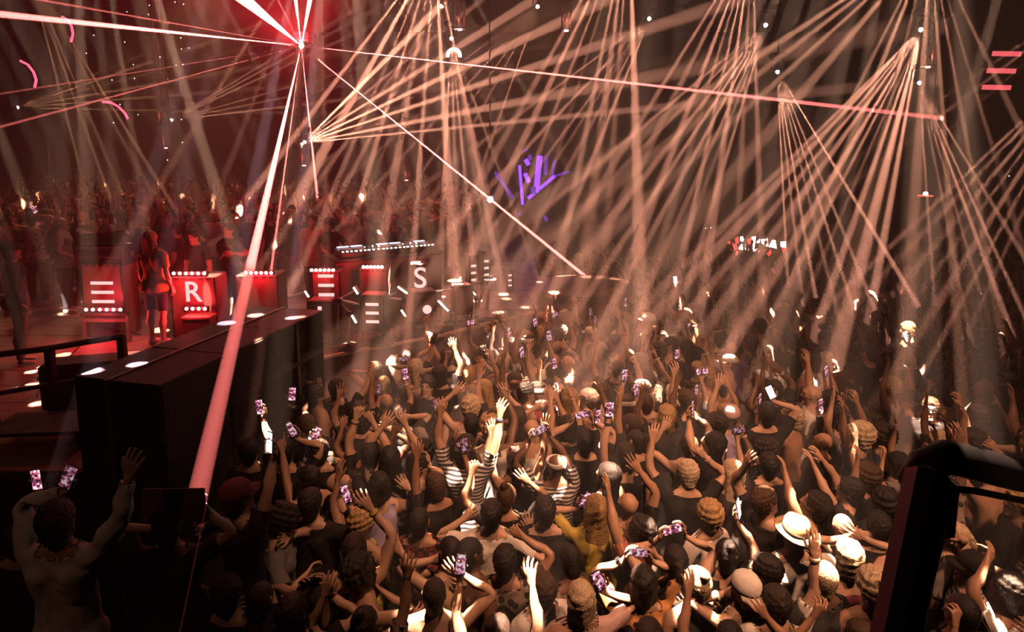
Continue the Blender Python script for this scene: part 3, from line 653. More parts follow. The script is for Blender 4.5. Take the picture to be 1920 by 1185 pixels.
# sparkles on the far walls
for i, (x, y) in enumerate(((238, 22), (280, 10), (328, 4), (344, 8), (285, 42), (278, 27), (234, 79), (176, 66), (162, 100), (288, 70), (315, 63), (339, 71), (354, 90), (340, 92), (300, 107), (250, 121), (330, 122), (343, 121), (210, 150), (252, 147), (314, 148), (30, 202), (46, 213), (38, 260), (213, 230), (259, 215), (314, 300), (340, 224), (342, 267), (225, 196), (60, 284), (2, 152), (1892, 330), (1323, 428), (1333, 427), (1615, 500), (1632, 493))):
    p = at_y(x, y, 30)
    zone = 'near the left edge' if x < 120 else 'left of the neon tubes end' if x < 270 else 'left of the laser' if x < 600 else 'over the far screen' if x < 1400 else 'over the dark right crowd'
    g_ = (i * 7) % 5 == 0
    lab = 'tiny %s point of light in the dark hall, %s' % ('green' if g_ else 'white', zone)
    t = thing('wall_spark', lab, 'point light', p, 0, lab[5:].replace('point', 'points'))
    MB().lathe([(0, -.028), (.022, -.012), (.022, .012), (0, .028)], 8).build('bulb', lit('spark_green', (.5, 1, .6), 3) if g_ else lit('spark_white', (1, .75, .7), 5), t, True)
    MB().bar((0, 0, .04), (0, 0, CEIL - p.z), .006, n=4).build('wire', RUBBER, t)
# small floor and phone torches seen through the smoke
for x, y, d, lab, col in ((919, 374, 18, 'white hot spot lamp where a laser ray meets the far rig', (1, .85, .8)), ):
    p = at_y(x, y, d); t = thing('spot_lamp', lab, 'lamp', p)
    MB().lathe([(0, -.06), (.06, -.05), (.08, 0), (.06, .06), (0, .07)], 12, axis='y').build('lens', lit('hot_spot', col, 40), t, True)
    MB().box(-.1, .1, .06, .3, -.1, .1, .02).build('housing', BLACK, t); MB().bar((0, .18, .1), (0, .18, CEIL - p.z), .02).build('drop_pipe', STEEL, t)
# ---------------------------------------------------------------- people: one sculpted body, posed by its own small skeleton
def sdf_cap(P, a, b, ra, rb, sc=(1, 1, 1)):
    """distance to a tapered limb a-b; sc squashes it (an elliptical section)"""
    x = (P[0] - a[0]) / sc[0]; y = (P[1] - a[1]) / sc[1]; z = (P[2] - a[2]) / sc[2]
    d = [(b[i] - a[i]) / sc[i] for i in range(3)]
    L = d[0] ** 2 + d[1] ** 2 + d[2] ** 2 + 1e-9
    t = np.clip((x * d[0] + y * d[1] + z * d[2]) / L, 0, 1)
    return (np.sqrt((x - t * d[0]) ** 2 + (y - t * d[1]) ** 2 + (z - t * d[2]) ** 2) - (ra + (rb - ra) * t)) * min(sc)

class Field:
    """a signed distance field on an uneven grid, meshed by surface nets"""
    def __init__(s, gx, gy, gz):
        s.g = [np.asarray(g, np.float32) for g in (gx, gy, gz)]
        s.v = np.full([len(g) for g in s.g], 1.0, np.float32)
    def put(s, a, b, ra, rb=None, k=.02, sc=(1, 1, 1), cut=False, mirror=False):
        rb = ra if rb is None else rb
        m = max(ra, rb) * max(sc) + k + .05
        sl = []
        for i in range(3):
            lo, hi = min(a[i], b[i]) - m, max(a[i], b[i]) + m
            i0, i1 = np.searchsorted(s.g[i], [lo, hi]); sl.append(slice(int(i0), int(i1)))
        sl = tuple(sl)
        P = (s.g[0][sl[0]][:, None, None], s.g[1][sl[1]][None, :, None], s.g[2][sl[2]][None, None, :])
        d = sdf_cap(P, a, b, ra, rb, sc); o = s.v[sl]
        if cut:
            h = np.clip(.5 - .5 * (o + d) / k, 0, 1); s.v[sl] = o + (-d - o) * h + k * h * (1 - h)
        else:
            h = np.clip(.5 + .5 * (o - d) / k, 0, 1); s.v[sl] = o + (d - o) * h - k * h * (1 - h)
        if mirror:
            s.put((-a[0], a[1], a[2]), (-b[0], b[1], b[2]), ra, rb, k, sc, cut)
    def mesh(s):
        v = s.v; S_ = v < 0
        n = [c - 1 for c in v.shape]
        cnt = np.zeros(n, np.int32); acc = np.zeros(n + [3], np.float32)
        G = s.g
        off = [(i, j, k) for i in (0, 1) for j in (0, 1) for k in (0, 1)]
        def sub(A, o): return A[o[0]:o[0] + n[0], o[1]:o[1] + n[1], o[2]:o[2] + n[2]]
        inside = sum(sub(S_, o).astype(np.int8) for o in off)
        act = np.argwhere((inside > 0) & (inside < 8))
        i, j, k = act.T
        pos = np.zeros((len(act), 3)); cn = np.zeros(len(act))
        for ax in range(3):
            for o in off:
                if o[ax]: continue
                a = [i + o[0], j + o[1], k + o[2]]; b = list(a); b[ax] = b[ax] + 1
                va, vb = v[tuple(a)], v[tuple(b)]
                m = (va < 0) != (vb < 0); t = np.where(m, va / np.where(m, va - vb, 1), 0)
                p = np.stack([G[q][a[q]] for q in range(3)], 1).astype(float)
                p[:, ax] += t * (G[ax][b[ax]] - G[ax][a[ax]])
                pos += p * m[:, None]; cn += m
        pos /= np.maximum(cn, 1)[:, None]
        idx = np.full(n, -1, np.int64); idx[i, j, k] = np.arange(len(act))
        F = []
        for ax in range(3):
            u, w = (ax + 1) % 3, (ax + 2) % 3
            a = [slice(None)] * 3; b = [slice(None)] * 3
            a[ax] = slice(0, -1); b[ax] = slice(1, None)
            ch = np.argwhere(S_[tuple(a)] != S_[tuple(b)])
            ok = (ch[:, u] > 0) & (ch[:, w] > 0) & (ch[:, u] < v.shape[u] - 1) & (ch[:, w] < v.shape[w] - 1)
            ch = ch[ok]; fl = S_[ch[:, 0], ch[:, 1], ch[:, 2]]
            q = []
            for du, dw in ((1, 1), (0, 1), (0, 0), (1, 0)):
                c = ch.copy(); c[:, u] -= du; c[:, w] -= dw
                q.append(idx[c[:, 0], c[:, 1], c[:, 2]])
            q = np.stack(q, 1); q[~fl] = q[~fl][:, ::-1]; F.append(q)
        return pos, np.concatenate(F)

def new_mesh(name, V, F):
    """mesh from arrays; F is (n,3) or (n,4), or a list of polygons"""
    me = bpy.data.meshes.new(name)
    if isinstance(F, np.ndarray):
        nf, w = F.shape
        me.vertices.add(len(V)); me.vertices.foreach_set('co', np.asarray(V, np.float32).ravel())
        me.loops.add(nf * w); me.loops.foreach_set('vertex_index', F.astype(np.int32).ravel())
        me.polygons.add(nf); me.polygons.foreach_set('loop_start', np.arange(0, nf * w, w, dtype=np.int32))
        me.update(calc_edges=True); me.validate()
    else:
        me.from_pydata([tuple(v) for v in V], [], F); me.update()
    me.polygons.foreach_set('use_smooth', np.ones(len(me.polygons), bool))
    return me

def arrays(me):
    V = np.empty(len(me.vertices) * 3, np.float32); me.vertices.foreach_get('co', V)
    return V.reshape(-1, 3).astype(float)

def decimate(me, ratio, protect=None):
    ob = bpy.data.objects.new('reduce', me); C.objects.link(ob)
    m = ob.modifiers.new('d', 'DECIMATE'); m.ratio = ratio; m.use_collapse_triangulate = True
    if protect is not None:
        vg = ob.vertex_groups.new(name='p')
        for w in np.unique(protect): vg.add(np.nonzero(protect == w)[0].tolist(), float(w), 'REPLACE')
        m.vertex_group = 'p'; m.vertex_group_factor = 1.0
    dg = bpy.context.evaluated_depsgraph_get()
    r = bpy.data.meshes.new_from_object(ob.evaluated_get(dg), depsgraph=dg)
    bpy.data.objects.remove(ob)
    r.polygons.foreach_set('use_smooth', np.ones(len(r.polygons), bool))
    return r

# rest pose: standing, arms straight out, facing -Y; the person's left is +X
SHO, ELB, WRI = (.185, .012, 1.425), (.462, .018, 1.425), (.712, .004, 1.425)
HIP, KNE, ANK = (.095, .0, .93), (.102, -.008, .51), (.104, .022, .085)
KNU = [(.806, -.036, 1.428), (.811, -.012, 1.431), (.806, .012, 1.429), (.796, .034, 1.425)]
MID = [(.848, -.043, 1.425), (.856, -.014, 1.428), (.849, .015, 1.426), (.830, .042, 1.422)]
TIP = [(.882, -.047, 1.418), (.894, -.015, 1.420), (.884, .018, 1.418), (.857, .048, 1.416)]
THB = [(.735, -.018, 1.420), (.768, -.052, 1.412), (.812, -.074, 1.410)]

def build_field(fem):
    gx0 = np.concatenate([np.arange(0, .1, .0075), np.arange(.1, .24, .013), np.arange(.24, .70, .02), np.arange(.70, .915, .0046)])
    gx = np.concatenate([-gx0[:0:-1], gx0])
    gy = np.concatenate([np.arange(-.25, -.14, .02), np.arange(-.13, .075, .0044), np.arange(.08, .22, .013)])
    gz = np.concatenate([np.arange(-.03, 1.28, .022), np.arange(1.28, 1.395, .012), np.arange(1.395, 1.45, .0048), np.arange(1.452, 1.83, .0075)])
    f = Field(gx, gy, gz); put = f.put
    w = .93 if fem else 1
    put((0, -.002, 1.36), (0, .0, 1.14), .165 * w, .140 * w, sc=(1, .66, 1))
    put((0, .0, 1.14), (0, .005, .96), .138 * w, .168, k=.05, sc=(1, .70, 1))
    put((.06, -.068, 1.345), (.11, -.066, 1.335), .05, .05, k=.05, mirror=True)                # chest
    if fem: put((.075, -.1, 1.30), (.078, -.103, 1.29), .058, .058, k=.03, mirror=True)
    put((.07, .085, .93), (.07, .075, .90), .085, .08, k=.05, mirror=True)                     # seat
    put((.03, .02, 1.50), (.15, .012, 1.445), .05, .052, k=.04, mirror=True)                   # shoulders
    put((.09, .075, 1.36), (.10, .07, 1.25), .05, .03, k=.05, mirror=True)                     # shoulder blades
    put((0, .13, 1.36), (0, .125, 1.05), .018, .02, k=.03, cut=True)
    put((0, .022, 1.44), (0, .008, 1.60), .056 * w, .052 * w, k=.03)                           # neck
    a = .9 if fem else 1
    put(SHO, ELB, .060 * a, .041 * a, k=.045, mirror=True)
    put((.26, -.01, 1.43), (.36, -.008, 1.43), .04 * a, .038 * a, k=.02, mirror=True)
    put(ELB, (.56, .012, 1.425), .041 * a, .043 * a, k=.02, mirror=True)
    put((.55, .012, 1.425), WRI, .042 * a, .025 * a, k=.02, sc=(1, 1, .9), mirror=True)
    for kn in KNU: put((.725, kn[1] * .45, 1.425), kn, .016, .0115, k=.012, mirror=True)
    R = [.0085, .0088, .0083, .0072]
    for i in range(4):
        put(KNU[i], MID[i], R[i] + .0008, R[i], k=.004, mirror=True); put(MID[i], TIP[i], R[i], R[i] - .0016, k=.004, mirror=True)
    put(THB[0], THB[1], .015, .012, k=.010, mirror=True); put(THB[1], THB[2], .0105, .0082, k=.004, mirror=True)
    put(HIP, KNE, .092, .056, k=.04, mirror=True)
    put((.10, .0, .52), (.103, .026, .36), .052, .056, k=.03, mirror=True)
    put((.103, .026, .38), ANK, .055, .034, k=.03, mirror=True)
    put((.104, .035, .045), (.112, -.12, .03), .04, .032, k=.03, sc=(1, 1, .85), mirror=True)
    # head: skull, jaw, face
    put((0, .018, 1.690), (0, .008, 1.682), .080, .080, k=.03, sc=(.94, 1.17, 1.08))
    put((0, -.030, 1.640), (0, -.034, 1.600), .062, .050, k=.035, sc=(.98, 1.0, 1.1))
    put((-.012, -.078, 1.562), (.012, -.078, 1.562), .018, .018, k=.025)
    put((.03, -.078, 1.700), (.045, -.066, 1.700), .014, .012, k=.014, mirror=True)            # brow
    put((.031, -.100, 1.676), (.034, -.098, 1.676), .013, .013, k=.014, cut=True, mirror=True)
    put((.031, -.0775, 1.675), (.032, -.0775, 1.675), .0125, .0125, k=.004, mirror=True)       # eye
    put((0, -.092, 1.684), (0, -.106, 1.642), .008, .011, k=.012)                             # nose
    put((.009, -.097, 1.637), (.011, -.096, 1.637), .008, .008, k=.006, mirror=True)
    put((-.017, -.0885, 1.610), (.017, -.0885, 1.610), .0075, .0075, k=.008)
    put((-.014, -.0865, 1.597), (.014, -.0865, 1.597), .008, .008, k=.008)
    put((-.022, -.101, 1.6035), (.022, -.101, 1.6035), .004, .004, k=.006, cut=True)
    put((.078, .012, 1.690), (.076, .008, 1.645), .02, .014, k=.008, sc=(.5, 1, 1), mirror=True)  # ear
    return f

BONES = {}                                    # name: (parent, head, tail, radius, softness)
def _bones():
    B = BONES
    B['pelvis'] = (None, (0, 0, .93), (0, 0, 1.04), .15, .05)
    B['spine'] = ('pelvis', (0, 0, 1.06), (0, 0, 1.20), .14, .06)
    B['chest'] = ('spine', (0, .0, 1.23), (0, .0, 1.42), .15, .06)
    B['neck'] = ('chest', (0, .02, 1.49), (0, .010, 1.55), .055, .03)
    B['head'] = ('neck', (0, .0, 1.60), (0, -.005, 1.72), .08, .025)
    for s, x in (('L', 1), ('R', -1)):
        m = lambda p: (p[0] * x, p[1], p[2])
        B['clav' + s] = ('chest', m((.06, .01, 1.44)), m((.15, .012, 1.435)), .055, .05)
        B['uarm' + s] = ('clav' + s, m(SHO), m(ELB), .05, .04)
        B['farm' + s] = ('uarm' + s, m(ELB), m(WRI), .035, .025)
        B['hand' + s] = ('farm' + s, m(WRI), m((.80, 0, 1.425)), .03, .014)
        for i in range(4):
            B['fa%d' % i + s] = ('hand' + s, m(KNU[i]), m(MID[i]), .009, .005)
            B['fb%d' % i + s] = ('fa%d' % i + s, m(MID[i]), m(TIP[i]), .009, .005)
        B['ta' + s] = ('hand' + s, m(THB[0]), m(THB[1]), .013, .007)
        B['tb' + s] = ('ta' + s, m(THB[1]), m(THB[2]), .010, .005)
        B['thigh' + s] = ('pelvis', m(HIP), m(KNE), .075, .05)
        B['shin' + s] = ('thigh' + s, m(KNE), m(ANK), .05, .03)
        B['foot' + s] = ('shin' + s, m(ANK), m((.112, -.12, .03)), .035, .02)
_bones()
BN = list(BONES)

def weights(V):
    P = (V[:, 0], V[:, 1], V[:, 2])
    D = np.stack([sdf_cap(P, BONES[b][1], BONES[b][2], BONES[b][3], BONES[b][3]) for b in BN], 1)
    # the head carries everything above the jaw, the hand bones only what lies past the wrist
    sg = np.array([BONES[b][4] for b in BN])
    D0 = D.min(1, keepdims=True)
    W = np.exp(-((D - D0) / sg) ** 2)
    W[:, [i for i, b in enumerate(BN) if b[-1] == 'L' and b[:4] in ('uarm', 'farm', 'hand')]] *= (V[:, :1] > .05)
    W[:, [i for i, b in enumerate(BN) if b[-1] == 'R' and b[:4] in ('uarm', 'farm', 'hand')]] *= (V[:, :1] < -.05)
    hd = V[:, 2] > 1.60
    W[hd] = 0; W[hd, BN.index('head')] = 1
    W[W < .02] = 0
    return W / W.sum(1, keepdims=True)

def vnorm(v):
    v = np.asarray(v, float); return v / (np.linalg.norm(v) + 1e-9)
def frame(d, n):
    d = vnorm(d); n = np.asarray(n, float); n = vnorm(n - d * np.dot(n, d)); return np.stack([d, np.cross(n, d), n], 1)
def rot(ax, a):
    return np.array(Matrix.Rotation(a, 3, ax if isinstance(ax, str) else Vector(ax)))

def pose_mats(p):
    """p: lean, bend, twist, turn, tilt, roll (radians) and per side L/R a dict up, fore, palm (directions), curl; legs"""
    M = {}
    def setb(b, R, head=None):
        par, h = BONES[b][0], np.array(BONES[b][1])
        if head is None:
            head = h if par is None else M[par][0] @ h + M[par][1]
        M[b] = (R, head - R @ h)
    lean, twist, side = p.get('lean', 0), p.get('twist', 0), p.get('side', 0)
    Rp = rot('X', 0) if False else np.eye(3)
    setb('pelvis', Rp)
    R1 = rot('Z', twist * .5) @ rot('Y', side * .5) @ rot('X', lean * .5)
    setb('spine', R1)
    Rc = rot('Z', twist) @ rot('Y', side) @ rot('X', lean)
    setb('chest', Rc)
    Rh = Rc @ rot('Z', p.get('turn', 0)) @ rot('Y', p.get('roll', 0)) @ rot('X', p.get('tilt', 0))
    Rn = Rc @ rot('Z', p.get('turn', 0) * .5) @ rot('Y', p.get('roll', 0) * .5) @ rot('X', p.get('tilt', 0) * .5)
    setb('neck', Rn); setb('head', Rh)
    for s, x in (('L', 1), ('R', -1)):
        a = p.get(s, dict(up=(.15 * x, 0, -1), fore=(.05 * x, -.3, -1), palm=(-x, 0, 0), curl=.35))
        up = vnorm(a['up']); upl = Rc.T @ up
        raise_ = max(-.15, upl[2])
        Rcl = Rc @ rot('Y', -x * .30 * raise_)
        setb('clav' + s, Rcl)
        fr0 = frame((x, 0, 0), (0, 0, 1))
        # upper arm: smallest swing from the rest direction, half of the forearm's roll
        ax = np.cross(Rc @ np.array((x, 0, 0)), up); an = math.acos(max(-1, min(1, float(np.dot(Rc @ np.array((x, 0, 0)), up)))))
        Rsw = (np.array(Matrix.Rotation(an, 3, Vector(vnorm(ax)))) if np.linalg.norm(ax) > 1e-4 else np.eye(3)) @ Rc
        fd = vnorm(a['fore'])
        hd = vnorm(a.get('hand', fd))
        palm = -vnorm(a['palm'])
        n_u = Rsw @ np.array((0, 0, 1)); 
        ax2 = np.cross(up, fd); an2 = math.acos(max(-1, min(1, float(np.dot(up, fd)))))
        n_f0 = (np.array(Matrix.Rotation(an2, 3, Vector(vnorm(ax2)))) if np.linalg.norm(ax2) > 1e-4 else np.eye(3)) @ n_u
        pf = palm - fd * np.dot(palm, fd)
        if np.linalg.norm(pf) < .2: pf = n_f0
        pf = vnorm(pf)
        roll = math.atan2(float(np.dot(np.cross(n_f0, pf), fd)), float(np.dot(n_f0, pf)))
        Ru = np.array(Matrix.Rotation(roll * .3, 3, Vector(up))) @ Rsw
        setb('uarm' + s, Ru)
        n_f = np.array(Matrix.Rotation(roll * .65, 3, Vector(fd))) @ n_f0
        setb('farm' + s, frame(fd, n_f) @ fr0.T)
        ph = palm - hd * np.dot(palm, hd)
        if np.linalg.norm(ph) < .2: ph = pf
        Rhd = frame(hd, ph) @ fr0.T
        setb('hand' + s, Rhd)
        cu = a.get('curl', .2); cs = cu if isinstance(cu, (list, tuple)) else [cu * k for k in (.9, 1, 1.05, 1.1)]
        for i in range(4):
            q = Rhd @ rot('Y', x * cs[i] * 1.05)
            setb('fa%d' % i + s, q); setb('fb%d' % i + s, q @ rot('Y', x * cs[i] * 1.35))
        th = a.get('thumb', min(.9, sum(cs) / 4 * .6))
        q = Rhd @ rot('X', -x * th * .0) @ rot('Z', x * th * .35) @ rot('Y', x * th * .55)
        setb('ta' + s, q); setb('tb' + s, q @ rot('Z', x * th * .5))
        l = p.get('leg' + s, (0, 0))
        setb('thigh' + s, rot('X', -l[0]) ); q = rot('X', -l[0] + l[1]); setb('shin' + s, q); setb('foot' + s, rot('X', 0))
    return M

def deform(V, W, M):
    out = np.zeros_like(V)
    for i, b in enumerate(BN):
        w = W[:, i]; m = w > 0
        if not m.any(): continue
        R, t = M[b]; out[m] += w[m, None] * (V[m] @ R.T + t)
    return out

def arm_to(side, target, pole=None, p=None, root=None):
    """two-bone reach: directions of upper arm and forearm that bring the wrist to target (person space)"""
    x = 1 if side == 'L' else -1
    R = rot('Z', (p or {}).get('twist', 0)) @ rot('Y', (p or {}).get('side', 0)) @ rot('X', (p or {}).get('lean', 0))
    s0 = np.array((SHO[0] * x * .9, SHO[1], SHO[2] + .03)); s0 = R @ (s0 - np.array((0, 0, 1.15))) + np.array((0, 0, 1.15))
    d = np.asarray(target, float) - s0; L = np.linalg.norm(d)
    l1, l2 = .278, .250
    L = min(L, (l1 + l2) * .985); L = max(L, .2); dn = vnorm(d)
    ca = (l1 * l1 + L * L - l2 * l2) / (2 * l1 * L); sa = math.sqrt(max(0, 1 - ca * ca))
    pole = np.array((x * .9, .15, -.5)) if pole is None else np.asarray(pole, float)
    pn = vnorm(pole - dn * np.dot(pole, dn))
    up = dn * ca + pn * sa
    return up, vnorm(dn * L - up * l1)
# ---- sculpt the two bodies once; keep a fine, a middle and a coarse version of each
class Tpl: pass
def paint(me, V, fem):
    """lips, brows, eyes, nails and so on as colours of the skin itself"""
    c = np.ones((len(V), 4), np.float32)
    x, y, z = np.abs(V[:, 0]), V[:, 1], V[:, 2]
    f = y < -.06
    lip = f & (x < .024) & (np.abs(z - 1.604) < .0085) & (y < -.088)
    c[lip, :3] = (.85, .62, .60)
    eye = f & (((x - .031) / .013) ** 2 + ((z - 1.675) / .0075) ** 2 < 1)
    c[eye, :3] = (.12, .10, .10)
    brow = f & (np.abs(x - .034) < .021) & (np.abs(z - (1.698 + (x - .03) * .1)) < .0055)
    c[brow, :3] = (.20, .15, .12)
    at = me.color_attributes.new('tint', 'FLOAT_COLOR', 'POINT'); at.data.foreach_set('color', c.ravel())

def cut_extract(me, keep, planes, offset, wrinkle=.0, seed=0, hem=None):
    """cut the body along garment edges, keep the wanted faces, push them out into cloth"""
    bm = bmesh.new(); bm.from_mesh(me)
    for co, no in planes:
        bmesh.ops.bisect_plane(bm, geom=bm.verts[:] + bm.edges[:] + bm.faces[:], dist=1e-5, plane_co=co, plane_no=no)
    dead = [f for f in bm.faces if not keep(f.calc_center_median())]
    bmesh.ops.delete(bm, geom=dead, context='FACES')
    # keep the garment itself, drop loose scraps of the cut
    seen = set(); isl = []
    for f0 in bm.faces:
        if f0 in seen: continue
        st = [f0]; seen.add(f0); g = []
        while st:
            f1 = st.pop(); g.append(f1)
            for e1 in f1.edges:
                for f2 in e1.link_faces:
                    if f2 not in seen: seen.add(f2); st.append(f2)
        isl.append(g)
    big = max(len(g) for g in isl)
    bmesh.ops.delete(bm, geom=[f1 for g in isl if len(g) < big * .4 for f1 in g], context='FACES')
    bmesh.ops.delete(bm, geom=[v for v in bm.verts if not v.link_faces], context='VERTS')
    bmesh.ops.triangulate(bm, faces=bm.faces[:])
    bm.verts.ensure_lookup_table(); bm.normal_update()
    for _ in range(2):
        bmesh.ops.smooth_vert(bm, verts=[v for v in bm.verts if not v.is_boundary], factor=.5, use_axis_x=True, use_axis_y=True, use_axis_z=True)
    bm.normal_update()
    V = np.array([v.co[:] for v in bm.verts]); N = np.array([v.normal[:] for v in bm.verts])
    F = [[v.index for v in f.verts] for f in bm.faces]
    edge = [[e.verts[0].index, e.verts[1].index] for e in bm.edges if e.is_boundary]
    # turn the fabric's edge inwards so that it has thickness
    bm.free()
    w = V + N * offset
    if wrinkle:
        a = V[:, 0] * 34 + V[:, 2] * 27 + seed; b = V[:, 0] * -21 + V[:, 2] * 46 + V[:, 1] * 30 + seed * 2
        w = w + N * (wrinkle * (np.sin(a + 1.3 * np.sin(b)) + .7 * np.sin(b * 1.7)))[:, None]
    if hem is not None:
        z0, z1, k = hem
        t = np.clip((z0 - V[:, 2]) / (z0 - z1), 0, 1); w[:, 0] *= 1 + k * t; w[:, 1] = w[:, 1] * (1 + k * 1.6 * t)
    nb = sorted({i for e in edge for i in e}); mp = {}
    rim, base = [], []
    for i in nb:
        mp[i] = len(V) + len(rim); rim.append(V[i] - N[i] * .004); base.append(V[i])
    for a, b in edge: F.append([b, a, mp[a], mp[b]])
    w = np.vstack([w, np.array(rim)]); V0 = np.vstack([V, np.array(base)])
    return w, F, V0

def garments(me, coarse, body):
    """garment name: (verts, faces, weights, body vertices drawn in under the cloth)"""
    G = {}
    BV = arrays(body); BNn = np.empty(len(BV) * 3, np.float32); body.vertices.foreach_get('normal', BNn); BNn = BNn.reshape(-1, 3)
    def add(n, keep, planes, off, wr=.0, hem=None):
        w, F, V0 = cut_extract(me, keep, planes, off, wr, len(n), hem)
        e = .012
        ins = np.array([all(keep(Vector((v[0] + a, v[1], v[2] + b))) for a, b in ((0, 0), (e, 0), (-e, 0), (0, e), (0, -e))) for v in BV])
        G[n] = (w, F, weights(V0), -BNn * (ins * (.016 if coarse else .011))[:, None])
    ax = lambda v, x: ((v, 0, 0), (1, 0, 0))
    neck = [((0, 0, 1.505), (0, .35, 1))]
    nk = lambda c, k=.0: c.z + .35 * c.y < 1.505 - k
    add('tshirt', lambda c: .86 < c.z and abs(c.x) < .37 and (nk(c) or abs(c.x) > .12), [ax(.37, 0), ax(-.37, 0), ((0, 0, .86), (0, 0, 1))] + neck, .013, .0035, (1.2, .86, .10))
    add('tank_top', lambda c: .86 < c.z and abs(c.x) < .135 + max(0, 1.33 - c.z) * .8 and (c.z < 1.42 or abs(c.x) > .065) and nk(c) and abs(c.x) < .2,
        [ax(.135, 0), ax(-.135, 0), ax(.065, 0), ax(-.065, 0), ((0, 0, .86), (0, 0, 1)), ((0, 0, 1.42), (0, 0, 1))] + neck, .010, .003, (1.2, .86, .08))
    add('long_sleeved_shirt', lambda c: .84 < c.z and abs(c.x) < .69 and (nk(c) or abs(c.x) > .12), [ax(.69, 0), ax(-.69, 0), ((0, 0, .84), (0, 0, 1))] + neck, .013, .004, (1.2, .84, .10))
    if not coarse:
        add('crop_top', lambda c: 1.16 < c.z < 1.40 and abs(c.x) < .2, [((0, 0, 1.16), (0, 0, 1)), ((0, 0, 1.40), (0, 0, 1)), ax(.2, 0), ax(-.2, 0)], .008, .001)
    add('trousers', lambda c: .10 < c.z < .97 and abs(c.x) < .3, [((0, 0, .10), (0, 0, 1)), ((0, 0, .97), (0, 0, 1))], .013, .003)
    add('shorts', lambda c: .55 < c.z < .97 and abs(c.x) < .3, [((0, 0, .55), (0, 0, 1)), ((0, 0, .97), (0, 0, 1))], .016, .003)
    if not coarse:
        add('shoes', lambda c: c.z < .105 and abs(c.x) < .3, [((0, 0, .105), (0, 0, 1))], .014)
    return G

def hair_meshes():
    """each hair style as its own sculpted shell round the skull (head space = rest space)"""
    H = {}
    def fld(zlo=1.30): return Field(np.arange(-.16, .161, .0125), np.arange(-.17, .22, .0125), np.arange(zlo, 1.86, .0125))
    def skull(f, r, up=0, front=-.055, zcut=1.60):
        f.put((0, .020, 1.701 + up), (0, .008, 1.694 + up), .083 + r, .083 + r, k=.01, sc=(.94, 1.17, 1.08))
        f.put((0, .045, 1.64), (0, .05, 1.60), .062 + r * .6, .055 + r * .4, k=.03)
        # clear the face and the ears' front
        f.put((0, -.15, 1.655), (0, -.15, 1.58), .100, .100, k=.012, sc=(.86, 1, 1.0), cut=True)
        f.put((.11, -.035, 1.63), (.11, -.02, 1.60), .052, .06, k=.01, cut=True, mirror=True)
    def fin(n, f, ratio=.55, lump=0, fr=70):
        V, F = f.mesh()
        if lump:
            c = np.array((0, .015, 1.69)); d = V - c; d /= np.linalg.norm(d, axis=1, keepdims=True)
            V = V + d * (lump * (np.sin(V[:, 0] * fr) * np.sin(V[:, 1] * fr * 1.1 + 1) + .8 * np.sin(V[:, 2] * fr * 1.2 + V[:, 0] * 40)))[:, None]
        me = new_mesh('hair_' + n, V, F); H[n] = me if ratio >= 1 else decimate(me, ratio)
        return f
    f = fld(1.53); skull(f, .004); fin('cropped', f)
    f = fld(1.53); skull(f, .013, .004); fin('short', f, .9, .0045, 150)
    f = fld(1.53); skull(f, .014, .006); f.put((-.03, -.075, 1.775), (.035, -.06, 1.785), .026, .026, k=.02); fin('quiff', f, .9, .0045, 130)
    f = fld(1.53); skull(f, .030, .012); fin('curly', f, .9, .008, 105)
    f = fld(1.53); skull(f, .010); f.put((0, .085, 1.80), (0, .09, 1.805), .036, .036, k=.008); fin('bun', f, .7, .003, 150)
    f = fld(1.25); skull(f, .012); f.put((0, .125, 1.72), (0, .15, 1.67), .024, .03, k=.01); f.put((0, .15, 1.67), (0, .135, 1.44), .03, .014, k=.01); fin('ponytail', f, .6, .003, 130)
    f = fld(1.15); skull(f, .014); f.put((.035, .075, 1.66), (.05, .115, 1.33), .06, .045, k=.03, sc=(1.1, .6, 1), mirror=True); f.put((.078, .01, 1.66), (.085, .055, 1.42), .024, .022, k=.02, mirror=True)
    fin('long', f, .7, .0035, 70)
    f = fld(1.45); skull(f, .016); f.put((.055, .04, 1.65), (.062, .04, 1.56), .045, .04, k=.03, mirror=True); f.put((0, .08, 1.62), (0, .085, 1.56), .05, .045, k=.03); fin('bob', f, .7, .004, 90)
    # beard: a thin shell over jaw and chin
    f = fld(1.5); f.put((0, -.032, 1.612), (0, -.036, 1.594), .061, .054, k=.02, sc=(.99, 1.02, 1.1)); f.put((-.012, -.084, 1.560), (.012, -.084, 1.560), .020, .020, k=.02)
    f.put((0, -.12, 1.615), (0, -.10, 1.603), .030, .020, k=.008, cut=True); f.put((0, -.06, 1.74), (0, -.03, 1.70), .085, .085, k=.01, cut=True); f.put((0, .06, 1.65), (0, .05, 1.5), .07, .07, k=.01, cut=True)
    fin('beard', f, .6)
    return H

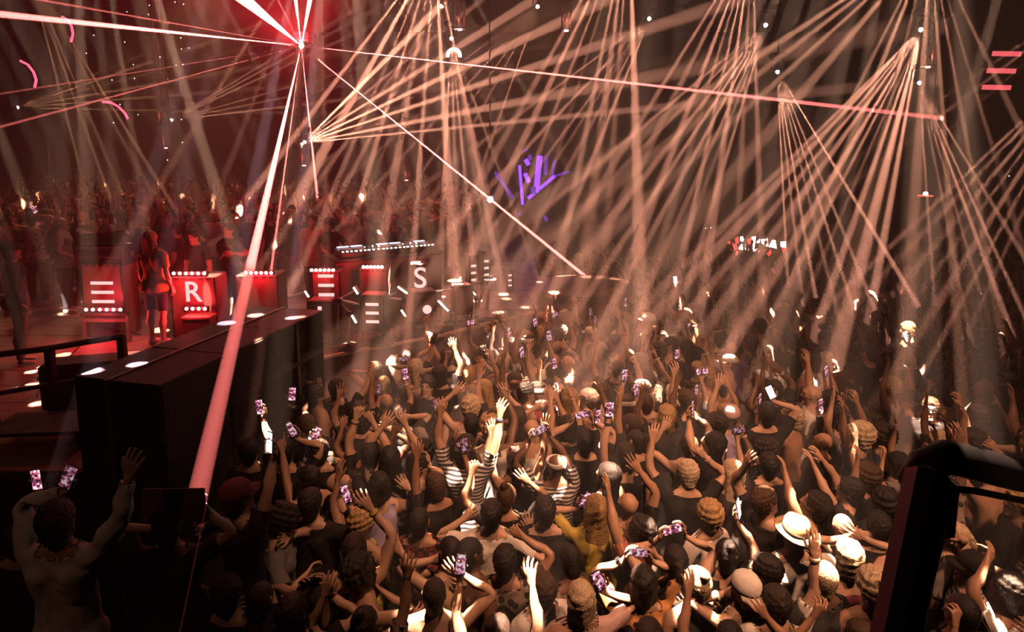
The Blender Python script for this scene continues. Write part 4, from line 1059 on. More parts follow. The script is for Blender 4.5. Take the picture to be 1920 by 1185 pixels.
T = {}
for sex in ('m', 'f'):
    V, F = build_field(sex == 'f').mesh()
    if sex == 'f':
        pass
    hi = new_mesh('body_' + sex, V, F)
    face = (V[:, 2] > 1.545) & (V[:, 1] < -.02); hand = np.abs(V[:, 0]) > .70; head = V[:, 2] > 1.5
    pr = np.where(face, .12, np.where(hand, .35, np.where(head, .6, 1.0)))
    bmq = bmesh.new(); bmq.from_mesh(hi)
    bmesh.ops.delete(bmq, geom=[v for v in bmq.verts if abs(v.co.x) > .72 or v.co.z > 1.54], context='VERTS')
    gm = bpy.data.meshes.new('cloth_source'); bmq.to_mesh(gm); bmq.free()
    cloth_src = {l: decimate(gm, r) for l, r in (('a', .17), ('b', .08), ('c', .03))}
    for lod, ratio in (('a', .14), ('b', .06), ('c', .016)):
        me = decimate(hi, ratio, np.round(pr if lod == 'a' else np.maximum(pr, .5), 2))
        V2 = arrays(me)
        t = Tpl(); t.me = me; t.V = V2; t.W = weights(V2); paint(me, V2, sex == 'f')
        t.G = garments(cloth_src[lod], lod == 'c', me)
        T[sex + lod] = t
HAIR = hair_meshes()
# ---------------------------------------------------------------- clothes, skin and hair
SKIN = {k: mat('skin_' + k, c, .5, tint=True, noise=.06, scale=30) for k, c in (('fair', (.58, .36, .26)), ('tan', (.46, .26, .17)), ('olive', (.36, .20, .13)), ('brown', (.17, .09, .06)))}
HAIRM = {k: mat('hair_' + k, c, .62, noise=.35, scale=70, bump=.9) for k, c in (('black', (.010, .007, .006)), ('dark', (.022, .013, .009)), ('brown', (.06, .03, .016)), ('blond', (.42, .26, .12)), ('fair', (.55, .42, .28)), ('grey', (.25, .21, .19)))}
CL = {k: mat('cloth_' + k, c, .85, noise=.12, scale=14, bump=.25) for k, c in (('black', (.010, .009, .010)), ('charcoal', (.035, .032, .034)), ('white', (.72, .66, .64)), ('pink', (.60, .40, .38)), ('grey', (.22, .20, .20)),
    ('navy', (.02, .025, .07)), ('purple', (.12, .06, .20)), ('yellow', (.48, .36, .07)), ('sand', (.50, .34, .18)), ('salmon', (.55, .20, .14)), ('red', (.38, .04, .04)), ('lilac', (.45, .38, .62)), ('denim', (.05, .06, .09)), ('maroon', (.16, .03, .04)))}
CL['red plaid'] = patterned('cloth_plaid', (.20, .04, .035), (.02, .015, .02), 'plaid', 22)
CL['striped'] = patterned('cloth_stripe', (.03, .03, .04), (.55, .50, .48), 'stripe', 9)
CL['printed'] = patterned('cloth_print', (.02, .018, .02), (.30, .22, .18), 'print', 16)
CL['bright print'] = patterned('cloth_bright', (.03, .02, .05), (.6, .28, .10), 'print', 11)
GARMENT = {'tshirt': 't-shirt', 'tank_top': 'tank top', 'long_sleeved_shirt': 'long sleeved shirt', 'crop_top': 'crop top'}
TINTED = {}

def clean(V, F):
    return new_mesh('m', V, [f for f in F])
def blob_mesh(name, prof, n=20, sq=(1, 1)):
    b = MB().lathe(prof, n); b.v = [(x * sq[0], y * sq[1], z) for x, y, z in b.v]; return b.mesh(name, True)
# things worn on the head, in head space (rest pose)
def head_gear():
    G = {}
    b = MB().lathe([(.104, 1.705), (.105, 1.73), (.098, 1.765), (.075, 1.795), (.04, 1.81), (0, 1.813)], 22); b.v = [(x * .95, y * 1.14 + .017, z) for x, y, z in b.v]
    G['cap_crown'] = b.mesh('cap', True)
    v = MB(); V = []
    for k in range(9):
        a = math.pi * (1.13 + .74 * k / 8); V += [(.095 * math.cos(a), .112 * math.sin(a) + .017, 1.715), (.100 * math.cos(a), .185 * math.sin(a) + .01, 1.700 - .012 * abs(k - 4) / 4)]
    V += [(x, y, z - .006) for x, y, z in V]
    F = []
    for k in range(8): F += [(2 * k, 2 * k + 1, 2 * k + 3, 2 * k + 2), (18 + 2 * k, 18 + 2 * k + 2, 18 + 2 * k + 3, 18 + 2 * k + 1), (2 * k + 1, 19 + 2 * k, 21 + 2 * k, 2 * k + 3)]
    G['visor'] = v.add(V, F).mesh('visor', True)
    b = MB().lathe([(.165, 1.728), (.168, 1.734), (.13, 1.728), (.106, 1.726), (.104, 1.77), (.098, 1.815), (.085, 1.838), (.03, 1.826), (0, 1.822)], 28); b.v = [(x * .97, y * 1.12 + .015, z + (.02 * (abs(x) / .16) ** 2)) for x, y, z in b.v]
    G['fedora'] = b.mesh('hat', True)
    b = MB().lathe([(.1085, 1.732), (.1085, 1.760), (.104, 1.762), (.104, 1.730)], 28); b.v = [(x * .97, y * 1.12 + .015, z + (.02 * (abs(x) / .16) ** 2)) for x, y, z in b.v]
    G['hat_band'] = b.mesh('hat_band', True)
    b = MB().lathe([(.101, 1.690), (.104, 1.70), (.104, 1.735), (.099, 1.745), (.095, 1.70)], 24); b.v = [(x * .97, y * 1.14 + .016, z + (y * .15)) for x, y, z in b.v]
    G['headband'] = b.mesh('headband', True)
    b = MB()
    for s_ in (-1, 1):
        b.box(s_ * .032 - .026, s_ * .032 + .026, -.110, -.104, 1.655, 1.692, .008); b.bar((s_ * .058, -.106, 1.685), (s_ * .083, .015, 1.685), .003, n=5)
    b.box(-.008, .008, -.110, -.105, 1.680, 1.686); G['glasses'] = b.mesh('glasses')
    return G
GEAR = head_gear()
BAND = MB().lathe([(.036, -.012), (.0375, -.006), (.0375, .006), (.036, .012), (.032, .0)], 14, axis='x').mesh('wristband', True)
WATCH = MB().lathe([(.034, -.008), (.0355, -.004), (.0355, .004), (.034, .008), (.030, .0)], 14, axis='x').box(-.018, .018, -.018, .018, .030, .042, .004).mesh('watch')

PH = dict(b=MB().box(-.037, .037, -.0045, .0045, -.076, .076, .004).mesh('phone_case'), s=MB().box(-.0335, .0335, -.0062, -.0044, -.070, .070).mesh('phone_screen'),
          c=MB().box(.008, .030, .0044, .0068, .040, .068, .002).mesh('camera_bump'))
def screen_mat(name, e, seed):
    """a phone display: the stage seen small, bright patches on dark"""
    m = bpy.data.materials.new(name); m.use_nodes = True; nt = m.node_tree; b = nt.nodes['Principled BSDF']; b.inputs['Base Color'].default_value = (.01, .01, .01, 1); b.inputs['Roughness'].default_value = .1
    tc = nt.nodes.new('ShaderNodeTexCoord'); mp = nt.nodes.new('ShaderNodeMapping'); mp.inputs['Location'].default_value = (seed, seed * 2, 0); n = nt.nodes.new('ShaderNodeTexNoise'); n.inputs['Scale'].default_value = 38; n.inputs['Detail'].default_value = 2
    r = nt.nodes.new('ShaderNodeValToRGB'); r.color_ramp.elements[0].position = .38; r.color_ramp.elements[0].color = (.03, .01, .02, 1); r.color_ramp.elements[1].position = .62; r.color_ramp.elements[1].color = (1, .80, .88, 1)
    q = r.color_ramp.elements.new(.5); q.color = (.55, .12, .22, 1)
    nt.links.new(tc.outputs['Object'], mp.inputs[0]); nt.links.new(mp.outputs[0], n.inputs[0]); nt.links.new(n.outputs['Fac'], r.inputs[0]); nt.links.new(r.outputs[0], b.inputs['Emission Color']); b.inputs['Emission Strength'].default_value = e
    return m
SCREENS = [screen_mat('phone_picture_%s' % n, e, s) for n, e, s in (('one', 1.0, 0), ('two', .7, 3.3), ('three', 1.6, 7.1), ('four', .4, 11.7))] + [lit('phone_white', (.95, .95, 1), 3.0), mat('phone_off', (.008, .008, .009), .12)]
def make_phone(M4, label, scr, bright=0):
    t = thing('phone', label, 'phone', (0, 0, 0)); t.matrix_world = M4
    put('case', PH['b'], BLACK, t); put('screen', PH['s'], SCREENS[scr], t); put('camera_bump', PH['c'], STEEL, t)
    return t

# ---------------------------------------------------------------- building a person
BODYC, CLOTHC = {}, {}
def body_mesh(key, lod, sex, p, gs):
    """posed body with the skin under the garments drawn in; cached by pose key and garments"""
    k = (key, lod, sex, tuple(gs))
    t = T[sex + lod]
    if key is None or k not in BODYC:
        M = pose_mats(p); V = t.V.copy()
        for g in gs: V = V + t.G[g][3]
        me = t.me.copy(); me.vertices.foreach_set('co', deform(V, t.W, M).astype(np.float32).ravel()); me.update()
        if key is None: return me
        BODYC[k] = me
    return BODYC[k]
def cloth_mesh(key, lod, sex, p, g):
    k = (key, lod, sex, g); t = T[sex + lod]
    if key is None or k not in CLOTHC:
        V, F, W, _ = t.G[g]; me = new_mesh(g, deform(V, W, pose_mats(p)), F)
        if key is None: return me
        CLOTHC[k] = me
    return CLOTHC[k]
def to_head(o, p):
    R, tt = pose_mats(p)['head']; m = Matrix(R.tolist()).to_4x4(); m.translation = Vector(tt.tolist()); o.matrix_local = m
def hand_frame(p, s):
    R, tt = pose_mats(p)['hand' + s]; x = 1 if s == 'L' else -1
    m = Matrix(R.tolist()).to_4x4(); m.translation = Vector(tt.tolist()); return m, x
def person(label, group, loc, rz, p, sex='m', lod='a', key=None, top='tshirt', tc='black', bottom='trousers', bc='charcoal', hair='short', hc='dark', skin='fair', scale=1.0, gear=(), band=None, shoes=False):
    t = thing('person', label, 'person', loc, rz, group); t.scale = (scale,) * 3
    gs = [g for g in (top, bottom) if g]
    put('body', body_mesh(key, lod, sex, p, gs), SKIN[skin], t)
    if top: put(top, cloth_mesh(key, lod, sex, p, top), CL[tc], t)
    if bottom: put(bottom, cloth_mesh(key, lod, sex, p, bottom), CL[bc], t)
    if shoes:
        V, F, W, _ = T[sex + lod].G['shoes']; V = deform(V, W, pose_mats(p))
        for s_ in (1, -1):
            fs = [f for f in F if np.mean([V[i][0] for i in f]) * s_ > 0]; us = sorted({i for f in fs for i in f}); mp = {u: i for i, u in enumerate(us)}
            put('shoe', new_mesh('shoe', V[us], [[mp[i] for i in f] for f in fs]), CL['white' if shoes == 'white' else 'charcoal'], t)
    if hair:
        o = put('hair', HAIR[hair], HAIRM[hc], t); to_head(o, p)
    for g in gear:
        if g == 'beard': o = put('beard', HAIR['beard'], HAIRM[hc], t); to_head(o, p)
        elif g.startswith('cap'):
            cc = CL[g.split(':')[1] if ':' in g else 'black']
            o = put('cap', GEAR['cap_crown'], cc, t); to_head(o, p); v = put('visor', GEAR['visor'], cc, o)
            if 'back' in g: v.rotation_euler = (0, 0, math.pi); v.location = (0, .034, 0)
        elif g == 'fedora':
            o = put('hat', GEAR['fedora'], CL['sand'], t); to_head(o, p); put('hat_band', GEAR['hat_band'], CL['black'], o)
        elif g.startswith('headband'): o = put('headband', GEAR['headband'], CL[g.split(':')[1] if ':' in g else 'white'], t); to_head(o, p)
        elif g == 'glasses': o = put('glasses', GEAR['glasses'], BLACK, t); to_head(o, p)
    if band:
        for s_, kind, c in band:
            m, x = hand_frame(p, s_); R, tt = pose_mats(p)['farm' + s_]; m = Matrix(R.tolist()).to_4x4(); m.translation = Vector(tt.tolist())
            o = put('watch' if kind == 'watch' else 'wristband', WATCH if kind == 'watch' else BAND, BLACK if kind == 'watch' else CL[c], t)
            o.matrix_local = m @ Matrix.Translation((WRI[0] * x - x * .03, WRI[1], WRI[2]))
    return t
def phone_in_hand(t, p, s, label, scr, land=False):
    """a phone lying in the palm, display turned to the one who films"""
    m, x = hand_frame(p, s)
    # phone axes in rest hand space: long axis along the fingers, display away from the palm (palm looks down)
    Q = Matrix(((0, 0, x, 0), (x, 0, 0, 0), (0, 1, 0, 0), (0, 0, 0, 1)))     # columns: phone x->hand y, phone y->hand z (back towards palm), phone z->hand x
    if land: Q = Q @ Matrix.Rotation(math.pi / 2, 4, 'Y')
    off = Matrix.Translation((x * (.835 if not land else .83), 0 if not land else .0, 1.3955))
    W_ = Matrix.Translation(t.location) @ Matrix.Rotation(t.rotation_euler.z, 4, 'Z') @ Matrix.Scale(t.scale[0], 4)
    return make_phone(W_ @ m @ off @ Q, label, scr)
def phone_between(t, p, label, scr):
    a, xa = hand_frame(p, 'R'); b, xb = hand_frame(p, 'L')
    pa, pb = a @ Vector((-.815, -.02, 1.40)), b @ Vector((.815, -.02, 1.40)); c = (pa + pb) / 2; d = (pb - pa).normalized(); n = Vector((0, -1, 0)); n = (n - d * n.dot(d)).normalized(); u = n.cross(d)
    R = Matrix((tuple(u), tuple(n), tuple(d))).transposed().to_4x4(); R.translation = c
    W_ = Matrix.Translation(t.location) @ Matrix.Rotation(t.rotation_euler.z, 4, 'Z') @ Matrix.Scale(t.scale[0], 4)
    return make_phone(W_ @ R, label, scr)

def stage_dir(x, y):
    """heading of someone who looks at the stage from (x, y)"""
    return math.atan2(14.0 - y, -2.2 - x) - math.pi / 2
PLACED = []
def add_person(h, label, face=None, d=None, R=None, L=None, tilt=None, turn=0, lean=0, twist=0, side=0, curl=(.2, .2), ph=None, scr=0, phl=None, floor=0.0, hz=1.665, sc=None, z=None, Rh=None, Lh=None, group=None, pal=None, pole=None, **k):
    """someone placed by the pixel of the head; hands reach for pixels (x, y, metres farther away than the head)"""
    sc = sc or rnd.uniform(.97, 1.04)
    if d is None: P = at_z(h[0], h[1], floor + hz * sc)
    else: P = at_y(h[0], h[1], d); floor = P.z - hz * sc
    rz0 = stage_dir(P.x, P.y) if face is None else math.radians(face)
    rz = rz0 + math.pi                                       # the body looks along -Y at rest
    loc = Vector((P.x, P.y, floor))
    p = dict(lean=lean, twist=twist, side=side, turn=math.radians(turn), tilt=math.radians(-8 if tilt is None else -tilt))
    inv = Matrix.Rotation(-rz, 3, 'Z')
    for s, T_, cu in (('R', R, curl[0]), ('L', L, curl[1])):
        x = 1 if s == 'L' else -1
        if T_ is None: continue
        dy = T_[2] if len(T_) > 2 else .12
        w = at_y(T_[0], T_[1], P.y + dy); q = inv @ (w - loc) / sc
        # the given point is the palm; the wrist sits below it
        q = np.array(q); sh = np.array((SHO[0] * x, 0, SHO[2] + .04)); v = vnorm(q - sh); q = q - v * .075
        up, fore = arm_to(s, q, pole, p)
        pl = (0, 1, 0) if (ph and s in ph) else (0, -1, -.1)
        if ph == 'RL': pl = (-x, .4, 0)
        if pal: pl = pal
        a = dict(up=up, fore=fore, palm=pl, curl=cu)
        if ph and s in ph: a['hand'] = vnorm(np.array(fore) * .5 + np.array((0, 0, .8))); a['curl'] = .38
        p[s] = a
    t = person(label, group, loc, rz, p, scale=sc, **k)
    PLACED.append((P.x, P.y, loc.z))
    if ph == 'R' or ph == 'L': phone_in_hand(t, p, ph, phl or 'phone held up by the ' + label, scr)
    elif ph == 'RL': phone_between(t, p, phl or 'phone held in both hands by the ' + label, scr)
    return t
# ---------------------------------------------------------------- the people one can tell apart in the photo, nearest first
A = add_person
PK = (('R', 'band', 'pink'),)
# lower left, in the dark, standing on the riser
A((112, 975), 'person in a loose white shirt with both arms raised in the dark corner', 0, d=3.9, R=(252, 868, .0), L=(140, 905, .15), top='long_sleeved_shirt', tc='white', hair='short', hc='black', bottom='trousers', band=(('L', 'band', 'pink'),), ph='L', scr=3, phl='dim phone tilted in the raised hand of the person in the loose white shirt', sc=1.06)
A((40, 1010), 'person at the left edge holding one lit phone above the white shirted dancer', 0, d=4.7, R=(58, 815, .1), top='tshirt', tc='black', hair='cropped', hc='black', ph='R', scr=2, phl='small bright phone held high at the left edge below the side table')
A((318, 985), 'person half hidden behind the raised cardboard sign', 8, d=4.2, R=(384, 930, .0), L=(300, 965, .05), curl=(1.1, .6), top='tshirt', tc='charcoal', hair='short', hc='black')
A((452, 932), 'person in a maroon and white cap beside the cardboard sign', -40, d=4.6, R=(512, 838, .05), L=(385, 985, .0), top='tshirt', tc='black', hair='short', hc='dark', gear=('cap:maroon',), ph='R', scr=4, phl='phone shining onto the hand raised by the person in the maroon cap')
A((520, 978), 'person in an open grey shirt rubbing the face with a banded hand', -75, L=(550, 1000, -.08), R=(590, 1075, -.1), top='tshirt', tc='grey', hair='curly', hc='black', tilt=-22, band=(('L', 'band', 'pink'),))
A((585, 942), 'dark haired person in black reaching a long arm with a phone to the right', -8, R=(662, 930, .12), top='tshirt', tc='black', hair='short', hc='black', ph='R', scr=0, phl='phone at the end of the long arm in front of the bald head')
A((641, 908), 'bald person with glasses in a black t-shirt seen from behind', -48, R=(668, 958, .25), top='tshirt', tc='black', hair=None, gear=('glasses',), turn=-20, skin='fair')
A((664, 1030), 'person with parted dark hair and lit bare back raising one hand', 12, sex='f', R=(690, 936, .1), top='crop_top', tc='black', hair='ponytail', hc='dark', band=(('R', 'band', 'yellow'),))
A((680, 1075), 'bare shouldered person with curly black hair looking down left', 120, L=(722, 1090, .1), top=None, hair='curly', hc='black', tilt=-20, skin='tan')
A((552, 1145), 'dark haired person below filming with a black backed phone in both hands', -15, R=(620, 1080, .2), L=(585, 1085, .2), top='tshirt', tc='black', hair='bob', hc='black', ph='RL', scr=5, phl='black phone seen from behind held upright near the bottom left')
A((790, 873), 'dark haired person in a pale pink t-shirt filming beside the temple', -70, R=(806, 862, .05), top='tshirt', tc='pink', hair='short', hc='black', ph='R', scr=1, turn=5, phl='phone held sideways against the head of the person in the pale pink t-shirt')
A((733, 858), 'person with long black hair and both patterned sleeves raised', 0, sex='f', R=(757, 782, .1), L=(722, 785, .1), top='tshirt', tc='printed', hair='long', hc='black', curl=(.3, .3))
A((697, 850), 'dark haired person with two fists raised together over the bald head', -5, R=(690, 772, .1), L=(670, 768, .1), top='tshirt', tc='charcoal', hair='short', hc='black', curl=(1.2, 1.2), band=(('L', 'band', 'pink'),))
A((710, 908), 'dark haired person in a lilac scarf and black top with one bent arm', 20, R=(735, 950, .0), top='tank_top', tc='lilac', hair='bob', hc='black', band=(('R', 'watch', ''),))
A((788, 976), 'person with cropped black hair in a red plaid shirt', -5, R=(735, 1030, -.1), top='tshirt', tc='red plaid', hair='cropped', hc='black', skin='tan')
A((815, 1112), 'bare backed person with cropped hair and both arms raised at the bottom', 0, R=(866, 1052, .12), L=(770, 1150, .2), top=None, hair='cropped', hc='dark', skin='fair')
A((850, 1042), 'person in a sand coloured tank top bending an arm over the head', 30, L=(812, 1030, .1), R=(880, 1085, -.1), top='tank_top', tc='sand', hair='cropped', hc='black', skin='fair', lean=.15)
A((922, 962), 'dark haired person in a white t-shirt spreading both arms', 0, R=(1000, 985, .1), L=(868, 955, .15), top='tshirt', tc='white', hair='short', hc='black')
A((886, 1036), 'bare shouldered person with close cropped black hair looking right', -50, top=None, hair='cropped', hc='black', skin='brown')
A((948, 1050), 'dark haired person in a dark print shirt with black straps', -6, R=(975, 985, .1), top='tshirt', tc='printed', hair='short', hc='black', skin='tan', curl=(1.1, .3))
A((1012, 1102), 'brown haired person in a white t-shirt looking up left near the bottom', 35, top='tshirt', tc='white', hair='quiff', hc='brown', tilt=10, R=(1060, 1150, .0))
A((1042, 872), 'shaven headed person with a white headband filming with raised arms', 3, R=(1018, 806, .15), L=(992, 812, .15), top='tshirt', tc='striped', hair=None, gear=('headband:white',), skin='brown', ph='RL', scr=1, phl='phone held sideways above the shaven head with the white headband')
A((1022, 956), 'dark haired person in black holding a phone over the crown', 0, R=(1006, 962, .15), top='tshirt', tc='black', hair='short', hc='black', ph='R', scr=3, phl='dark phone held right of the spreading white t-shirt')
A((1097, 825), 'dark haired person in black filming with both arms straight up', 0, R=(1104, 778, .15), L=(1076, 782, .15), top='tshirt', tc='black', hair='short', hc='black', ph='RL', scr=0, phl='lit phone held sideways over the hair of the person with arms straight up')
A((1067, 745), 'person with long straight fair hair holding a black phone', 10, sex='f', L=(1050, 752, .1), top='tank_top', tc='charcoal', hair='long', hc='blond', ph='L', scr=5, phl='black phone beside the long fair hair')
A((1098, 748), 'person with a brightly lit pale face turned left', 80, sex='f', top='tshirt', tc='charcoal', hair='ponytail', hc='brown')
A((1131, 737), 'bare chested person with brown hair in profile looking left', 70, top=None, hair='quiff', hc='brown', tilt=-12, R=(1098, 765, -.05), skin='fair')
A((1173, 852), 'person in black with a banded arm holding a bright phone high', 0, L=(1148, 756, .1), top='tank_top', tc='black', hair='short', hc='dark', ph='L', scr=2, band=(('L', 'band', 'navy'),), phl='bright phone in the raised banded hand right of the brown haired profile')
A((971, 782), 'person with very long dark hair seen from behind', 0, sex='f', L=(937, 745, .1), top='tank_top', tc='black', hair='long', hc='dark')
A((1030, 780), 'dark haired person shading the eyes with a raised forearm', 4, L=(1000, 752, .1), top='tshirt', tc='charcoal', hair='short', hc='black')
A((991, 736), 'dark haired bare chested person in profile looking right', -75, top=None, hair='short', hc='black', skin='tan', L=(975, 705, .1))
A((1014, 736), 'person in a white bandana with a lit cheek', -100, top='tshirt', tc='red', hair='short', hc='dark', gear=('headband:white',))
A((883, 765), 'person with a mop of lit fair curls seen from behind', 0, sex='f', top='tank_top', tc='pink', hair='curly', hc='fair', L=(852, 722, .1))
A((885, 795), 'person with a short black fade in a black t-shirt', 0, top='tshirt', tc='black', hair='cropped', hc='black')
A((927, 784), 'person with a brown bun in a golden top', 0, sex='f', top='tank_top', tc='sand', hair='bun', hc='brown', R=(950, 728, .1))
A((1188, 990), 'dark haired person in a salmon t-shirt looking up left, one arm straight up', 62, L=(1130, 880, .1), top='tshirt', tc='salmon', hair='short', hc='black', tilt=22, skin='tan', curl=(.2, .05))
A((1177, 945), 'bald headed person behind the two raised open palms', 5, R=(1195, 868, .08), top='tshirt', tc='black', hair=None, skin='tan', curl=(.05, .2))
A((1117, 952), 'person with long fair hair in a yellow top filming', 4, sex='f', L=(1094, 940, .15), top='tshirt', tc='yellow', hair='long', hc='blond', ph='L', scr=0, phl='lit phone in a dark case in front of the long fair hair')
A((1073, 1055), 'dark skinned person with tight curls looking down in a dark check shirt', 25, top='tshirt', tc='printed', hair='cropped', hc='black', tilt=-25, skin='brown')
A((1205, 1090), 'person in a sleeve of bright colours framing a phone with both hands', 0, R=(1210, 1028, .2), L=(1176, 1026, .2), top='tshirt', tc='bright print', hair='bob', hc='black', ph='RL', scr=1, band=(('L', 'watch', ''),), phl='pink lit phone framed by two hands left of the watch wearer')
A((1265, 1050), 'dark haired person in a black top filming, watch on the left wrist', 0, sex='f', R=(1274, 982, .2), L=(1238, 990, .2), top='tank_top', tc='black', hair='ponytail', hc='black', ph='RL', scr=2, band=(('L', 'watch', ''),), phl='silver phone between two raised hands with a watch')
A((1088, 1120), 'person with a sand coloured bob filming low near the bottom', 8, sex='f', R=(1125, 1096, .15), top='tshirt', tc='pink', hair='bob', hc='fair', ph='R', scr=0, phl='tilted phone right of the sand coloured bob')
A((1304, 1092), 'person with fair hair lit white by a beam near the bottom', 15, sex='f', top='tank_top', tc='black', hair='bun', hc='fair', R=(1352, 1130, .05))
A((1486, 1003), 'person in a pale fedora with a dark band and a white shirt', 10, R=(1534, 1006, .1), top='tshirt', tc='white', hair='short', hc='dark', gear=('fedora',), curl=(.6, .2))
A((1580, 990), 'bearded bald person facing the camera with a lit forehead', 175, top='tshirt', tc='black', hair=None, gear=('beard',), hc='dark', tilt=-5, L=(1612, 985, -.1))
A((1452, 1128), 'dark haired person in a white t-shirt raising an arm near the fedora', 4, R=(1532, 1012, .1), top='tshirt', tc='white', hair='short', hc='dark', band=(('R', 'band', 'sand'),))
A((1392, 1104), 'person in a white tank top and pale cap turned backwards', 20, top='tank_top', tc='white', hair='cropped', hc='dark', gear=('cap back:white',), L=(1360, 1120, .0), band=(('L', 'band', 'white'),))
A((1428, 1070), 'dark haired person with glasses looking left below the raised phone', 60, R=(1372, 968, .2), top='tshirt', tc='charcoal', hair='short', hc='black', gear=('glasses',), ph='R', scr=4, phl='white glowing phone held sideways left of the fedora')
A((1361, 1037), 'dark haired person with bare shoulders and thin black straps', 0, sex='f', top='tank_top', tc='black', hair='bun', hc='black')
A((1440, 940), 'person whose lit profile looks right under a raised arm', -70, L=(1396, 858, .1), top='tshirt', tc='charcoal', hair='short', hc='brown', tilt=12)
A((1514, 944), 'dark haired person looking up left with a pale neckerchief', 65, L=(1468, 872, .1), top='tank_top', tc='black', hair='short', hc='black', tilt=25, skin='tan', gear=())
A((1588, 920), 'dark haired person stretching both forearms up to the left', 60, R=(1528, 842, .15), L=(1512, 846, .1), top='tshirt', tc='charcoal', hair='short', hc='black', tilt=8)
A((1657, 944), 'person with a large dark mop of curls left of the steel frame', 5, top='tshirt', tc='black', hair='curly', hc='black')
A((1646, 985), 'dark haired person with an open palm raised beside the steel frame', -10, R=(1665, 972, .1), top='tshirt', tc='black', hair='short', hc='black', curl=(.1, .2))
A((1588, 1040), 'fair haired person lit white raising two slim arms', 5, sex='f', R=(1612, 985, .1), L=(1596, 990, .1), top='crop_top', tc='maroon', hair='bob', hc='fair')
A((1818, 1068), 'person in a dark cap and pale print shirt right of the steel frame', 55, top='tshirt', tc='striped', hair='short', hc='dark', gear=('cap:black',), tilt=5, R=(1790, 990, .15))
A((1799, 1145), 'round headed person with cropped black hair at the bottom right', 4, top='tshirt', tc='charcoal', hair='cropped', hc='black')
A((1888, 1108), 'person in a white t-shirt with an ear showing at the right bottom corner', 30, L=(1850, 1030, .1), top='tshirt', tc='white', hair='short', hc='black', skin='tan')
A((1745, 768), 'person in sunglasses with a brightly lit face turned to the camera', 150, top='tshirt', tc='black', hair='short', hc='brown', gear=('glasses',))
A((1705, 752), 'person in a peaked dark cap beside the lit sunglasses', 60, top='tshirt', tc='navy', hair='short', hc='grey', gear=('cap:black',))
A((1842, 815), 'person in a black beret with a lit hand on the cheek', 160, L=(1850, 828, -.1), top='tshirt', tc='white', hair='short', hc='black', gear=('headband:black',))
A((1440, 870), 'dark haired person in black behind the lit profile', 0, top='tshirt', tc='black', hair='short', hc='black')
A((1370, 655), 'bald person in a purple shirt seen from behind', 0, top='tshirt', tc='purple', hair=None, skin='tan')
A((1370, 780), 'person in a rose coloured cap and lilac shirt', -10, top='tshirt', tc='lilac', hair='cropped', hc='dark', gear=('cap:pink',), L=(1347, 702, .1))
A((1330, 830), 'dark haired person looking up left with a flushed face', 60, L=(1290, 775, .1), R=(1300, 772, .1), top='tshirt', tc='black', hair='long', hc='black', tilt=15, ph='L', scr=0, phl='phone in the brightly lit raised hand below the white cap peak')
A((1262, 738), 'person in a white cap whose peak points down to the camera', 170, top='tshirt', tc='black', hair='short', hc='dark', gear=('cap:white',), tilt=-25)
A((1290, 835), 'person with blond streaked hair tied back', 5, sex='f', top='tank_top', tc='black', hair='ponytail', hc='brown', L=(1240, 790, .1))
# along the stage lip
A((597, 742), 'bare chested dark haired person with a fist raised beside the speaker row', -60, L=(592, 706, .1), top=None, hair='short', hc='black', gear=('beard',), curl=(.3, 1.2), skin='tan')
A((634, 728), 'dark haired person in a black t-shirt stretching a fist towards the stage', -20, R=(706, 676, .25), top='tshirt', tc='black', hair='short', hc='black', curl=(1.2, .3))
A((706, 694), 'dark haired person in a white tank top at the stage lip', -10, L=(690, 705, .0), top='tank_top', tc='white', hair='short', hc='black', skin='tan')
A((738, 686), 'person with a lit fair quiff at the stage lip', -5, top='tshirt', tc='black', hair='quiff', hc='fair', L=(722, 690, .05))
A((760, 726), 'person with grey streaked hair behind a dark phone', -10, L=(722, 748, .05), top='tshirt', tc='black', hair='quiff', hc='grey', ph='L', scr=3, phl='dark phone showing a lit stage, held left of the grey streaked hair')
A((801, 726), 'person with dark parted hair facing the camera', 165, top='tshirt', tc='black', hair='bob', hc='black', R=(783, 720, .0), ph='R', scr=1, phl='lit phone beside the face turned to the camera')
A((780, 690), 'person with fair hair behind two raised hands', 0, sex='f', R=(790, 682, .1), L=(775, 676, .1), top='tshirt', tc='pink', hair='bob', hc='fair')
A((838, 668), 'dark haired person on shoulders height holding a tall black phone', 5, L=(812, 640, .1), top='tshirt', tc='black', hair='short', hc='black', ph='L', scr=5, phl='tall black phone raised in front of the pale stage lip')
A((825, 700), 'person in a wide black hat near the stage lip', 0, top='tshirt', tc='black', hair='bob', hc='black', R=(852, 645, .1), gear=('headband:black',))
A((742, 776), 'dark haired person with an open lit palm raised', 0, R=(762, 772, .1), top='tshirt', tc='charcoal', hair='bob', hc='dark', curl=(.1, .2))
A((560, 838), 'dark haired person filming upward in front of the speaker row', -5, R=(593, 845, .1), top='tshirt', tc='black', hair='curly', hc='black', ph='R', scr=4, phl='white glowing phone, lowest of three in front of the speaker row')
A((602, 846), 'dark haired person filming with a pink lit phone', -3, L=(594, 818, .1), top='tshirt', tc='black', hair='short', hc='dark', ph='L', scr=0, phl='pink lit phone in the middle of three in front of the speaker row')
A((537, 846), 'dark person holding a red lit phone below the second speaker tier', -5, R=(552, 812, .1), top='tshirt', tc='black', hair='short', hc='black', ph='R', scr=1, phl='red lit phone, left and top of three in front of the speaker row')
A((470, 845), 'dark person with one long arm lifting a bright phone against the speakers', -5, R=(482, 750, .15), top='tshirt', tc='black', hair='short', hc='black', ph='R', scr=2, phl='bright phone lifted high against the black speaker row')
A((430, 1110), 'shadowed person holding an open hand low at the bottom left', -10, L=(412, 1140, .0), top='tshirt', tc='black', hair='short', hc='black')
